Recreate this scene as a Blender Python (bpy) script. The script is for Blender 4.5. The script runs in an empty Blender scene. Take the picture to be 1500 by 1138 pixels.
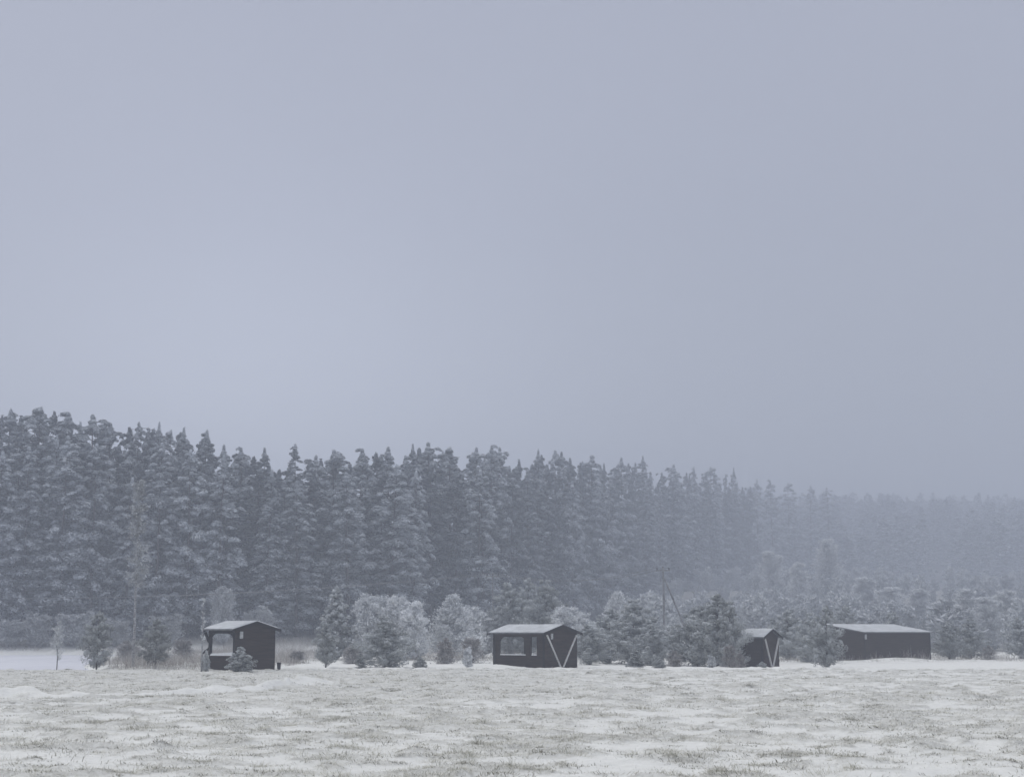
import bpy, math
import numpy as np

# ------------------------------------------------------------------ basics
SC = bpy.context.scene
COL = SC.collection
RNG = np.random.default_rng(7)
F = 2350.0                    # focal length in pixels of the 1500 px wide photograph
PITCH = math.atan(357.0 / F)
EYE = 2.1


def at(px, py, D):
    """world point seen at (px, py), D metres away along the level view axis"""
    u, v = (px - 750.0) / F, (569.0 - py) / F
    d = np.array([u, math.cos(PITCH) - v * math.sin(PITCH), math.sin(PITCH) + v * math.cos(PITCH)])
    d *= D / d[1]
    return np.array([d[0], d[1], d[2] + EYE])


def S(t):
    t = np.clip(t, 0.0, 1.0)
    return t * t * (3 - 2 * t)


# ------------------------------------------------------------------ noise
def vnoise(x, y, seed):
    xi, yi = np.floor(x).astype(np.int64), np.floor(y).astype(np.int64)
    fx, fy = S(x - xi), S(y - yi)

    def h(a, b):
        n = (a * 374761393 + b * 668265263 + seed * 982451653) & 0xFFFFFFFF
        n = ((n ^ (n >> 13)) * 1274126177) & 0xFFFFFFFF
        n = (n ^ (n >> 16)) & 0xFFFFFFFF
        return n / 4294967295.0
    a, b, c, d = h(xi, yi), h(xi + 1, yi), h(xi, yi + 1), h(xi + 1, yi + 1)
    return (a + (b - a) * fx) * (1 - fy) + (c + (d - c) * fx) * fy


def fbm(x, y, seed, octaves=4, gain=0.5):
    t, amp, tot = 0.0, 1.0, 0.0
    for k in range(octaves):
        t = t + amp * vnoise(x * 2 ** k + 17.3 * k, y * 2 ** k - 9.1 * k, seed + k)
        tot += amp
        amp *= gain
    return t / tot


# ------------------------------------------------------------------ terrain
def forest_edge(x):
    return np.interp(x, [-90, -57, -20, -5, 8, 20, 40, 62, 85, 120, 200], [168, 172, 180, 204, 256, 325, 430, 520, 610, 640, 660])


def pond_mask(x, y):
    xr = np.interp(y, [80, 92, 110, 140, 169], [-21.5, -22.5, -28, -35, -39])
    return S((xr - x) / 2.0) * S((y - 90.5) / 2.0) * S((170 - y) / 3.0)


RIDGE = [(-80, 1020), (0, 1018), (45, 1018), (110, 1020), (180, 1018), (240, 1015), (300, 1012), (350, 1010), (400, 1006), (440, 1001), (492, 1000)]
RX = []
RY = []
for _px, _py in RIDGE:
    _D = EYE * F / (_py - 926.0)
    RX.append((_px - 750) / F * _D)
    RY.append(_D)


def ridge(x, y):
    yc = np.interp(x, RX, RY)
    lump = 0.42 + 0.9 * vnoise(x * 0.55, x * 0 + 3.0, 91) * vnoise(x * 1.7, y * .8 + 8.0, 92)
    x1 = RX[2]
    lump = lump + 0.5 * np.exp(-((x - x1) / 0.8) ** 2) + 0.75 * np.exp(-((x - RX[-2]) / 0.7) ** 2)
    end = S((RX[-1] + 0.5 - x) / 1.2)
    wob = 0.5 * (vnoise(x * 0.8, x * 0, 77) - 0.5)
    return lump * end * np.exp(-((y - yc - wob) / (0.55 + .7 * S((x + 13) / 4))) ** 2)


def blob(x, y, cx, cy, sx, sy):
    return np.exp(-((x - cx) / sx) ** 2 - ((y - cy) / sy) ** 2)


def terrain(x, y):
    x = np.asarray(x, float)
    y = np.asarray(y, float)
    z = 1.5 * S((y - forest_edge(x) + 6) / 11.0)
    z = z + 0.7 * S((y - forest_edge(x) - 4) / 20.0)
    z = z + 14 * S((y - 190) / 290.0) * S((x - 2) / 48.0)
    z = z + 50 * S((y - 540) / 540.0) * S((x - 20) / 110.0)
    z = z - 0.5 * pond_mask(x, y)
    z = z - 0.2 * blob(x, y, 17, 109, 9, 8)
    return z


def hummocks(x, y):
    """broad unevenness and tussock swells of the pasture"""
    near = 1.0 - 0.65 * S((y - 92) / 15.0)
    a = fbm(x * 0.33, y * 0.33, 11, 3) - 0.5
    b = fbm(x * 0.95, y * 0.95, 23, 3) - 0.5
    c = fbm(x * 3.0, y * 3.0, 35, 2) - 0.5
    tus = np.maximum(0, vnoise(x * 1.9 + 3 * b, y * 1.7, 83) - .52) * (.5 + fbm(x * .3, y * .3, 54, 2))
    return near * (0.10 * a + 0.09 * b + 0.07 * c + .24 * tus) * (1 - pond_mask(x, y))


def track(x, y):
    """clean strips of snow: wheel track on the right, the lane behind the pasture"""
    yt = np.interp(x, [8, 12, 20, 27], [62, 63.5, 61.5, 58])
    w = S((x - 9) / 4) * np.exp(-((y - yt - 0.6 * vnoise(x * .5, x * 0, 5)) / 1.3) ** 2)
    lane = S((y - 91) / 2.5) * S((118 - y) / 8) * S((x + 16) / 4)
    return np.clip(w * 0.75 + lane * 0.85, 0, 1)


def grassy(x, y):
    b = fbm(x * 0.95, y * 0.95, 23, 3) - .5
    tus = np.maximum(0, vnoise(x * 1.9 + 3 * b, y * 1.7, 83) - .52) * (.5 + fbm(x * .3, y * .3, 54, 2))
    g = 0.5 * fbm(x * 1.3, y * 1.3, 27, 4) + 0.5 * fbm(x * 0.33 + 4, y * 0.3, 53, 3)
    g = np.clip(.6 * S((g - 0.43 - .06 * S((44 - y) / 16)) / 0.16) + .9 * S(tus / .2), 0, 1)
    g = np.maximum(g, .8 * S((y - 44) / 14.0) * S((100 - y) / 6.0) * S((12 - x) / 14.0))
    g = g * (1 - track(x, y)) * (1 - np.clip(4 * ridge(x, y), 0, 1)) * (1 - 0.9 * pond_mask(x, y))
    return g


def ground_z(x, y):
    x = np.asarray(x, float)
    y = np.asarray(y, float)
    z = terrain(x, y) + hummocks(x, y) + 0.24 * ridge(x, y)
    z = z + 0.22 * blob(x, y, -0.7, 96.0, 1.3, 0.9)      # drift against the middle shelter
    z = z + 0.26 * blob(x, y, 28.6, 120.3, 2.6, 0.9)     # drift against the long shed
    return z


def axis(parts):
    out = []
    for a, b, n in parts:
        out.append(np.linspace(a, b, n, endpoint=False))
    out.append(np.array([parts[-1][1]], float))
    return np.concatenate(out)


# ------------------------------------------------------------------ mesh helpers
def raw_mesh(name, verts, faces_flat, sizes, attrs=None, smooth=False):
    me = bpy.data.meshes.new(name)
    verts = np.asarray(verts, np.float32)
    faces_flat = np.asarray(faces_flat, np.int32)
    sizes = np.asarray(sizes, np.int32)
    me.vertices.add(len(verts))
    me.vertices.foreach_set('co', verts.ravel())
    me.loops.add(len(faces_flat))
    me.loops.foreach_set('vertex_index', faces_flat)
    me.polygons.add(len(sizes))
    starts = np.concatenate([[0], np.cumsum(sizes)[:-1]]).astype(np.int32)
    me.polygons.foreach_set('loop_start', starts)
    me.polygons.foreach_set('loop_total', sizes)
    if smooth:
        me.polygons.foreach_set('use_smooth', np.ones(len(sizes), bool))
    me.update(calc_edges=True)
    for k, (dom, vals) in (attrs or {}).items():
        a = me.attributes.new(k, 'FLOAT', dom)
        a.data.foreach_set('value', np.asarray(vals, np.float32))
    return me


def link(name, me, mat, parent=None):
    o = bpy.data.objects.new(name, me)
    COL.objects.link(o)
    if mat is not None:
        me.materials.append(mat)
    if parent is not None:
        o.parent = parent
    return o


class MB:
    """gathers boxes, prisms and tubes for ONE mesh"""
    def __init__(self):
        self.v, self.f, self.n = [], [], 0

    def add(self, vs, fs):
        self.v += [tuple(map(float, p)) for p in vs]
        self.f += [[i + self.n for i in f] for f in fs]
        self.n += len(vs)
        return self

    def box(self, x0, x1, y0, y1, z0, z1):
        vs = [(x, y, z) for z in (z0, z1) for (x, y) in ((x0, y0), (x1, y0), (x1, y1), (x0, y1))]
        return self.add(vs, [(3, 2, 1, 0), (4, 5, 6, 7), (0, 1, 5, 4), (1, 2, 6, 5), (2, 3, 7, 6), (3, 0, 4, 7)])

    def prism(self, poly, axis_, a, b):
        """extrude a polygon of (p, q) along x ('x': p=y, q=z) or y ('y': p=x, q=z)"""
        n = len(poly)
        mk = (lambda p, q, t: (t, p, q)) if axis_ == 'x' else (lambda p, q, t: (p, t, q))
        vs = [mk(p, q, a) for p, q in poly] + [mk(p, q, b) for p, q in poly]
        fs = [list(range(n))[::-1], list(range(n, 2 * n))]
        fs += [(i, (i + 1) % n, n + (i + 1) % n, n + i) for i in range(n)]
        return self.add(vs, fs)

    def bar(self, p, q, w, d):
        """square bar from p to q"""
        p, q = np.array(p, float), np.array(q, float)
        t = (q - p) / np.linalg.norm(q - p)
        s = np.cross(t, (0, 1, 0.01)) if abs(t[1]) < 0.9 else np.cross(t, (1, 0, 0))
        s /= np.linalg.norm(s)
        u = np.cross(t, s)
        vs = []
        for c in (p, q):
            for a, b in ((-1, -1), (1, -1), (1, 1), (-1, 1)):
                vs.append(c + s * a * w / 2 + u * b * d / 2)
        return self.add(vs, [(3, 2, 1, 0), (4, 5, 6, 7), (0, 1, 5, 4), (1, 2, 6, 5), (2, 3, 7, 6), (3, 0, 4, 7)])

    def tube(self, pts, radii, sides=6):
        pts = np.array(pts, float)
        n0 = len(pts)
        vs = []
        for i, p in enumerate(pts):
            t = pts[min(i + 1, n0 - 1)] - pts[max(i - 1, 0)]
            t /= max(np.linalg.norm(t), 1e-9)
            s = np.cross(t, (0.31, 0.95, 0.05)) if abs(t[1]) < 0.9 else np.cross(t, (1, 0, 0.1))
            s /= np.linalg.norm(s)
            u = np.cross(t, s)
            for k in range(sides):
                a = 2 * math.pi * k / sides
                vs.append(p + radii[i] * (math.cos(a) * s + math.sin(a) * u))
        fs = []
        for i in range(n0 - 1):
            for k in range(sides):
                a, b = i * sides + k, i * sides + (k + 1) % sides
                fs.append((a, b, b + sides, a + sides))
        fs.append(list(range(sides))[::-1])
        fs.append(list(range((n0 - 1) * sides, n0 * sides)))
        return self.add(vs, fs)

    def build(self, name, mat, parent=None, smooth=False):
        me = bpy.data.meshes.new(name)
        me.from_pydata(self.v, [], self.f)
        if smooth:
            me.polygons.foreach_set('use_smooth', np.ones(len(me.polygons), bool))
        me.update()
        return link(name, me, mat, parent)


def unit(a):
    return a / np.maximum(np.linalg.norm(a, axis=-1, keepdims=True), 1e-9)


def cards(c, a, nrm, ln, wd):
    """diamond shaped leaf cards: centre c, long axis a, rough normal nrm"""
    a = unit(a)
    b = unit(np.cross(a, nrm))
    n = len(c)
    v = np.empty((n, 4, 3))
    v[:, 0] = c - a * ln[:, None] / 2
    v[:, 1] = c + b * wd[:, None] / 2 + a * ln[:, None] * 0.08
    v[:, 2] = c + a * ln[:, None] / 2
    v[:, 3] = c - b * wd[:, None] / 2 + a * ln[:, None] * 0.08
    return v.reshape(-1, 3)


def card_mesh(name, v, frost):
    n = len(v) // 4
    return raw_mesh(name, v, np.arange(4 * n), np.full(n, 4), {'frost': ('FACE', frost)})


def rand_dir(n, rng):
    return unit(rng.normal(size=(n, 3)))


# ------------------------------------------------------------------ materials
class NT:
    def __init__(self, name):
        self.m = bpy.data.materials.new(name)
        self.m.use_nodes = True
        self.t = self.m.node_tree
        self.t.nodes.clear()
        self.out = self.t.nodes.new('ShaderNodeOutputMaterial')
        self.b = self.t.nodes.new('ShaderNodeBsdfPrincipled')
        self.t.links.new(self.b.outputs[0], self.out.inputs['Surface'])

    def n(self, kind, **kw):
        nd = self.t.nodes.new(kind)
        for k, v in kw.items():
            if k in nd.inputs:
                nd.inputs[k].default_value = v
            else:
                setattr(nd, k, v)
        return nd

    def l(self, a, b):
        self.t.links.new(a, b)

    def ramp(self, fac, stops):
        r = self.t.nodes.new('ShaderNodeValToRGB')
        els = r.color_ramp.elements
        while len(els) < len(stops):
            els.new(0.5)
        for e, (p, c) in zip(els, stops):
            e.position = p
            e.color = (*c, 1) if len(c) == 3 else c
        self.l(fac, r.inputs[0])
        return r.outputs[0]

    def math(self, op, a, b):
        m = self.t.nodes.new('ShaderNodeMath')
        m.operation = op
        for i, x in enumerate((a, b)):
            if isinstance(x, (int, float)):
                m.inputs[i].default_value = x
            else:
                self.l(x, m.inputs[i])
        return m.outputs[0]

    def mix(self, fac, a, b):
        m = self.t.nodes.new('ShaderNodeMix')
        m.data_type = 'RGBA'
        for idx, x in ((0, fac), (6, a), (7, b)):
            if isinstance(x, (int, float)):
                m.inputs[idx].default_value = x
            elif isinstance(x, tuple):
                m.inputs[idx].default_value = (*x, 1)
            else:
                self.l(x, m.inputs[idx])
        return m.outputs[2]

    def noise(self, scale, detail=4, rough=0.55, coord='Object', stretch=None):
        tc = self.t.nodes.new('ShaderNodeTexCoord')
        nz = self.t.nodes.new('ShaderNodeTexNoise')
        nz.inputs['Scale'].default_value = scale
        nz.inputs['Detail'].default_value = detail
        nz.inputs['Roughness'].default_value = rough
        src = tc.outputs[coord]
        if stretch:
            mp = self.t.nodes.new('ShaderNodeMapping')
            mp.inputs['Scale'].default_value = stretch
            self.l(src, mp.inputs[0])
            src = mp.outputs[0]
        self.l(src, nz.inputs[0])
        return nz.outputs[0]

    def base(self, col, rough=0.85, spec=0.2):
        if isinstance(col, tuple):
            self.b.inputs['Base Color'].default_value = (*col, 1)
        else:
            self.l(col, self.b.inputs['Base Color'])
        self.b.inputs['Roughness'].default_value = rough
        self.b.inputs['Specular IOR Level'].default_value = spec

    def bump(self, h, dist, strength=1.0):
        bp = self.t.nodes.new('ShaderNodeBump')
        bp.inputs['Distance'].default_value = dist
        bp.inputs['Strength'].default_value = strength
        self.l(h, bp.inputs['Height'])
        self.l(bp.outputs[0], self.b.inputs['Normal'])


def foliage_mat(name, stops, vary=0.25):
    t = NT(name)
    at_ = t.n('ShaderNodeAttribute', attribute_name='frost')
    oi = t.n('ShaderNodeObjectInfo')
    f = t.math('ADD', at_.outputs['Fac'], t.math('MULTIPLY', t.math('SUBTRACT', oi.outputs['Random'], 0.5), vary))
    t.base(t.ramp(f, stops), 0.9, 0.08)
    return t.m


M = {}
M['pine'] = foliage_mat('frosted_needles', [(0.0, (.03, .038, .04)), (0.25, (.07, .08, .088)), (0.5, (.22, .24, .265)), (1.0, (.62, .655, .70))], .16)
M['young'] = foliage_mat('young_pine_needles', [(0.0, (.06, .064, .058)), (0.4, (.15, .155, .145)), (0.6, (.27, .283, .28)), (1.0, (.62, .65, .67))], .16)
M['bush'] = foliage_mat('hoar_frost_twigs', [(0.0, (.22, .22, .225)), (0.5, (.5, .52, .54)), (1.0, (.86, .88, .9))], .16)
M['rosy'] = foliage_mat('frosted_brown_twigs', [(0.0, (.16, .145, .14)), (0.5, (.33, .315, .31)), (1.0, (.58, .58, .59))])
M['grass'] = foliage_mat('frosted_grass', [(0.0, (.16, .15, .115)), (0.3, (.42, .41, .345)), (0.6, (.68, .67, .605)), (1.0, (.88, .88, .86))])
M['weeds'] = foliage_mat('frosted_weeds', [(0.0, (.15, .13, .11)), (0.5, (.36, .335, .31)), (1.0, (.66, .66, .67))])

t = NT('bark')
n_ = t.noise(14, 4, stretch=(1, 1, .25))
t.base(t.ramp(n_, [(.3, (.035, .03, .028)), (.6, (.10, .085, .078)), (.8, (.28, .28, .29))]), .95, .1)
M['bark'] = t.m
t = NT('birch_bark')
n_ = t.noise(9, 4, stretch=(.5, .5, 1.6))
t.base(t.ramp(n_, [(.32, (.09, .085, .085)), (.48, (.3, .3, .31)), (.7, (.5, .51, .53))]), .9, .1)
M['birch'] = t.m


def wood(name, dark, light, board, frost=0.0):
    t = NT(name)
    tc = t.n('ShaderNodeTexCoord')
    wv = t.n('ShaderNodeTexWave', wave_type='BANDS', bands_direction='Z', wave_profile='SAW')
    wv.inputs['Scale'].default_value = 2 * math.pi / board / 20.0
    t.l(tc.outputs['Object'], wv.inputs[0])
    nz = t.noise(2.2, 5, .6, stretch=(.5, .5, 5))
    c = t.ramp(nz, [(.3, dark), (.7, light)])
    c2 = t.mix(t.ramp(wv.outputs[0], [(0, (1, 1, 1)), (.12, (0, 0, 0))]), c, (dark[0] * .4, dark[1] * .4, dark[2] * .4))
    if frost:
        fz = t.noise(3.5, 5, .7)
        c2 = t.mix(t.math('MULTIPLY', t.ramp(fz, [(.5, (0, 0, 0)), (.75, (1, 1, 1))]), frost), c2, (.5, .52, .55))
    t.base(c2, .85, .08)
    t.bump(wv.outputs[0], .012, .6)
    return t.m


M['board'] = wood('dark_brown_boards', (.014, .0095, .0075), (.045, .031, .025), .15, 0)
M['post'] = wood('dark_timber', (.010, .009, .0095), (.017, .015, .0155), 3.0, 0)
M['pole'] = wood('weathered_pole', (.13, .13, .134), (.24, .24, .247), 5.0, .5)
t = NT('white_painted_board')
t.base(t.ramp(t.noise(5, 4), [(.3, (.68, .68, .67)), (.7, (.8, .8, .8))]), .6, .3)
M['white'] = t.m
t = NT('notice_paper')
t.base(t.ramp(t.noise(8, 3), [(.35, (.3, .31, .31)), (.65, (.5, .52, .53))]), .6, .3)
M['paper'] = t.m
t = NT('dark_plastic')
t.base(t.ramp(t.noise(6, 3), [(.3, (.012, .012, .014)), (.7, (.03, .03, .034))]), .6, .3)
M['bin'] = t.m
t = NT('roof_sheet')
t.base(t.ramp(t.noise(4, 3), [(.3, (.08, .085, .09)), (.7, (.16, .165, .17))]), .6, .3)
M['sheet'] = t.m
t = NT('thin_snow')
tc = t.n('ShaderNodeTexCoord')
wv = t.n('ShaderNodeTexWave', wave_type='BANDS', bands_direction='X')
wv.inputs['Scale'].default_value = 2 * math.pi / .35 / 20.0 * 1.0
t.l(tc.outputs['Object'], wv.inputs[0])
n_ = t.noise(1.6, 6, .65)
t.base(t.ramp(n_, [(.25, (.40, .415, .43)), (.55, (.56, .58, .6)), (.8, (.68, .7, .72))]), .9, .1)
t.bump(t.math('ADD', t.math('MULTIPLY', wv.outputs[0], .5), n_), .03, .8)
M['snow'] = t.m
t = NT('loose_snow')
n_ = t.noise(2.5, 6, .65)
t.base(t.ramp(n_, [(.25, (.66, .68, .7)), (.7, (.82, .83, .84))]), .85, .15)
t.bump(n_, .05, .6)
M['bank'] = t.m
t = NT('pond_ice')
n_ = t.noise(.12, 5, .6, stretch=(1, .35, 1))
t.base(t.ramp(n_, [(.3, (.60, .61, .67)), (.7, (.74, .75, .80))]), .6, .25)
M['ice'] = t.m

# pasture: frosted grass where the mask says so, snow in the hollows
t = NT('snowy_pasture')
ga = t.n('ShaderNodeAttribute', attribute_name='grass')
fine = t.noise(3.2, 6, .7)
mid = t.noise(.55, 4, .6)
big = t.noise(.09, 3, .6)
msk = t.math('ADD', t.math('MULTIPLY', ga.outputs['Fac'], .62), t.math('SUBTRACT', t.math('ADD', t.math('MULTIPLY', fine, 1.25), t.math('MULTIPLY', mid, .4)), .80))
msk = t.ramp(msk, [(.25, (0, 0, 0)), (.68, (1, 1, 1))])
gcol = t.ramp(t.noise(5, 6, .8), [(.3, (.41, .405, .375)), (.48, (.59, .588, .555)), (.72, (.77, .77, .745))])
scol = t.ramp(fine, [(.3, (.72, .725, .70)), (.7, (.87, .872, .845))])
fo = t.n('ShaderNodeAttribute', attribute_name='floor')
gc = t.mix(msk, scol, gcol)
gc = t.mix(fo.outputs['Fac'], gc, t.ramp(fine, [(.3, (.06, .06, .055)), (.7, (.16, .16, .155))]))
t.base(gc, .9, .12)
t.bump(t.math('ADD', fine, t.math('MULTIPLY', t.noise(14, 4, .7), .5)), .06, .8)
M['ground'] = t.m


# ------------------------------------------------------------------ tagging
def tag(o, label=None, cat=None, group=None, kind=None):
    if label:
        o['label'] = label
    if cat:
        o['category'] = cat
    if group:
        o['group'] = group
    if kind:
        o['kind'] = kind
    return o


def empty(name, loc=(0, 0, 0), rz=0.0):
    o = bpy.data.objects.new(name, None)
    COL.objects.link(o)
    o.location = tuple(map(float, loc))
    o.rotation_euler = (0, 0, rz)
    o.empty_display_size = .3
    return o


# ------------------------------------------------------------------ ground
gx = axis([(-900, -200, 14), (-200, -70, 65), (-70, -30, 110), (-30, 32, 430), (32, 80, 110), (80, 260, 60), (260, 900, 14)])
gy = axis([(-260, 0, 14), (0, 18, 30), (18, 60, 330), (60, 100, 260), (100, 135, 110), (135, 330, 110), (330, 1090, 95), (1090, 1160, 4)])
X, Y = np.meshgrid(gx, gy)
Z = ground_z(X, Y)
nx, ny = len(gx), len(gy)
idx = np.arange(nx * ny).reshape(ny, nx)
quads = np.stack([idx[:-1, :-1], idx[:-1, 1:], idx[1:, 1:], idx[1:, :-1]], -1).reshape(-1, 4)
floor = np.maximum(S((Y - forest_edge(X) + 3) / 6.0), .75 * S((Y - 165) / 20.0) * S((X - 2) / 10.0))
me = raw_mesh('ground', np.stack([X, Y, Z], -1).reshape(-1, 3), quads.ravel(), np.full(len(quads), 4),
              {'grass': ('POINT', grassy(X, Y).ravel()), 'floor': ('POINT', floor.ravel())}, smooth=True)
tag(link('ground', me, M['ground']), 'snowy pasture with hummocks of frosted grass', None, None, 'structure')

pb = MB()
px_ = [(-140, 88), (-20, 88), (-21, 100), (-30, 140), (-34, 171), (-140, 171)]
pb.add([(a, b, -.22) for a, b in px_], [list(range(6))])
tag(pb.build('frozen_pond', M['ice']), 'flat snow-covered ice of the pond at the left', None, None, 'structure')


# ------------------------------------------------------------------ grass (stuff)
def blades(name, bx, by, ln, wd, lean, az, frost, mat, label, segs=2, cat='grass', sag=None):
    """bent tapering blades rooted on the ground"""
    n = len(bx)
    bz = ground_z(bx, by) - 0.01
    root = np.stack([bx, by, bz], -1)
    d = np.stack([np.cos(az), np.sin(az), np.zeros(n)], -1)
    side = np.stack([-np.sin(az + .5), np.cos(az + .5), np.zeros(n)], -1)
    up = np.array([0, 0, 1.0])
    m1 = root + d * (ln * .42 * np.sin(lean))[:, None] + up * (ln * .5 * np.cos(lean))[:, None]
    tip = m1 + d * (ln * .52 * np.sin(np.minimum(lean * 1.7, 1.75)))[:, None] + up * (ln * .5 * np.cos(np.minimum(lean * 1.7, 1.75)))[:, None]
    v = np.empty((n, 5, 3))
    v[:, 0] = root - side * wd[:, None] * .5
    v[:, 1] = root + side * wd[:, None] * .5
    v[:, 2] = m1 + side * wd[:, None] * .45
    v[:, 3] = m1 - side * wd[:, None] * .45
    v[:, 4] = tip
    base = (np.arange(n) * 5)[:, None]
    fl = (base + np.array([0, 1, 2, 3, 3, 2, 4])).ravel()
    sz = np.tile([4, 3], n)
    me = raw_mesh(name, v.reshape(-1, 3), fl, sz, {'frost': ('FACE', np.repeat(frost, 2))})
    return tag(link(name, me, mat), label, cat, None, 'stuff')


def scatter_field(n, y0, y1):
    """points over the seen part of the pasture, evenly in the picture's depth"""
    y = 1.0 / RNG.uniform(1.0 / y1, 1.0 / y0, n)
    x = RNG.uniform(-1.12, 1.12, n) * y * 750.0 / F
    return x, y


# tussocks: many bent blades from one root patch
tx, ty = scatter_field(5200, 19.5, 92)
ty2 = RNG.uniform(28, 95, 11000)
tx = np.concatenate([tx, RNG.uniform(-1.12, 1.12, 11000) * ty2 * 750.0 / F])
ty = np.concatenate([ty, ty2])
keep = RNG.random(len(tx)) < np.clip(grassy(tx, ty) * .62 + .02, 0, 1)
tx, ty = tx[keep], ty[keep]
per = 46
sz = RNG.lognormal(0, .4, len(tx))
TX = np.repeat(tx, per)
TY = np.repeat(ty, per)
SZ = np.repeat(sz, per)
n = len(TX)
rad = np.abs(RNG.normal(0, .16, n)) * SZ
an = RNG.uniform(0, 2 * math.pi, n)
wind = np.repeat(RNG.normal(0.2, .9, len(tx)), per)
az = np.where(RNG.random(n) < .55, an, wind + RNG.normal(0, .5, n))
far = 1 + .6 * S((TY - 30) / 50)
ln = RNG.uniform(.08, .24, n) * (SZ ** .6)
fr = np.repeat(np.clip(RNG.normal(.68, .17, len(tx)), .1, .95), per) + RNG.normal(0, .16, n)
blades('grass', TX + np.cos(an) * rad, TY + np.sin(an) * rad * .8, ln, RNG.uniform(.004, .010, n) * far, RNG.uniform(1.05, 1.52, n), az,
       np.clip(fr, 0, 1), M['grass'], 'bent frosted tussocks of pasture grass in the snow')

# big mop-like tussocks with arching blades
tx, ty = scatter_field(620, 20, 95)
keep = RNG.random(len(tx)) < np.clip(.15 + grassy(tx, ty), 0, 1) * (1 - np.clip(2 * ridge(tx, ty), 0, 1))
tx, ty = tx[keep], ty[keep]
per = 170
sz = RNG.uniform(.6, 1.5, len(tx))
TX, TY, SZ = np.repeat(tx, per), np.repeat(ty, per), np.repeat(sz, per)
n = len(TX)
an = RNG.uniform(0, 2 * math.pi, n)
rad = RNG.random(n) ** .7 * .26 * SZ
stretch = np.repeat(RNG.uniform(.9, 1.9, len(tx)), per)
blades('grass_tussocks', TX + np.cos(an) * rad * stretch, TY + np.sin(an) * rad, RNG.uniform(.10, .25, n) * SZ ** .5, RNG.uniform(.004, .009, n) * (1 + .5 * S((TY - 30) / 50)),
       np.clip(.75 + 2.4 * rad / SZ + RNG.normal(0, .22, n), .4, 1.52), an + RNG.normal(0, .5, n) + np.repeat(RNG.normal(0, .6, len(tx)), per),
       np.clip(np.repeat(RNG.normal(.66, .16, len(tx)), per) + RNG.normal(0, .15, n), 0, 1), M['grass'], 'thick frosted tussocks standing out of the thin snow')

# small dark clumps of bare dead grass
tx, ty = scatter_field(1900, 19.5, 95)
ty2 = RNG.uniform(25, 95, 2600)
tx = np.concatenate([tx, RNG.uniform(-1.12, 1.12, 2600) * ty2 * 750.0 / F])
ty = np.concatenate([ty, ty2])
keep = RNG.random(len(tx)) < np.clip(.1 + grassy(tx, ty), 0, 1) * (1 - np.clip(2 * ridge(tx, ty), 0, 1))
tx, ty = tx[keep], ty[keep]
per = 40
sz = RNG.lognormal(-.1, .5, len(tx))
TX, TY, SZ = np.repeat(tx, per), np.repeat(ty, per), np.repeat(sz, per)
n = len(TX)
an = RNG.uniform(0, 2 * math.pi, n)
rad = RNG.random(n) ** .6 * .17 * SZ
blades('dead_grass', TX + np.cos(an) * rad * 1.7, TY + np.sin(an) * rad, RNG.uniform(.05, .15, n) * SZ ** .5, RNG.uniform(.006, .013, n) * (1 + .5 * S((TY - 30) / 50)),
       RNG.uniform(.7, 1.5, n), an + RNG.normal(0, .8, n), np.clip(RNG.normal(.12, .14, n), 0, 1), M['grass'], 'small dark clumps of bare dead grass in the thin snow')

# sparse short stubble between
sx, sy = scatter_field(80000, 19.5, 94)
sy2 = RNG.uniform(24, 94, 70000)
sx = np.concatenate([sx, RNG.uniform(-1.12, 1.12, 70000) * sy2 * 750.0 / F])
sy = np.concatenate([sy, sy2])
k = RNG.random(len(sx)) < np.clip(grassy(sx, sy) * .8 + .1, 0, 1) * (1 - .8 * np.clip(ridge(sx, sy) * 2, 0, 1))
sx, sy = sx[k], sy[k]
n = len(sx)
blades('short_grass', sx, sy, RNG.uniform(.03, .10, n), RNG.uniform(.005, .012, n) * (1 + .6 * S((sy - 30) / 50)), RNG.uniform(.3, 1.3, n), RNG.uniform(0, 6.3, n),
       np.clip(RNG.normal(.72, .18, n), 0, 1), M['grass'], 'short frosted stubble poking through thin snow')

# tall dead weeds: bank before the wood and the rough ground behind the shelters
wx = np.concatenate([RNG.uniform(-75, 4, 60000), RNG.uniform(-30, -4, 30000), RNG.uniform(-24, 40, 18000), RNG.uniform(-31, -14, 16000)])
wy = np.concatenate([np.zeros(60000), RNG.uniform(121, 165, 30000), RNG.uniform(118, 140, 18000), RNG.uniform(93, 120, 16000)])
wy[:60000] = forest_edge(wx[:60000]) - RNG.uniform(-2, 14, 60000)
k = (pond_mask(wx, wy) < .02) & (fbm(wx * .35, wy * .2, 61, 3) > .47)
wx, wy = wx[k], wy[k]
n = len(wx)
hh = RNG.uniform(.3, 1.1, n) * (.5 + fbm(wx * .2, wy * .2, 71, 2))
blades('dead_weeds', wx, wy, hh, RNG.uniform(.007, .02, n), np.abs(RNG.normal(.75, .4, n)), RNG.uniform(0, 6.3, n),
       np.clip(RNG.normal(.42, .2, n) + .6 * (fbm(wx * .3, wy * .3, 66, 2) - .5), 0, 1), M['weeds'], 'tall frosted dead weeds on the rough ground before the wood', cat='weeds')


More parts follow.
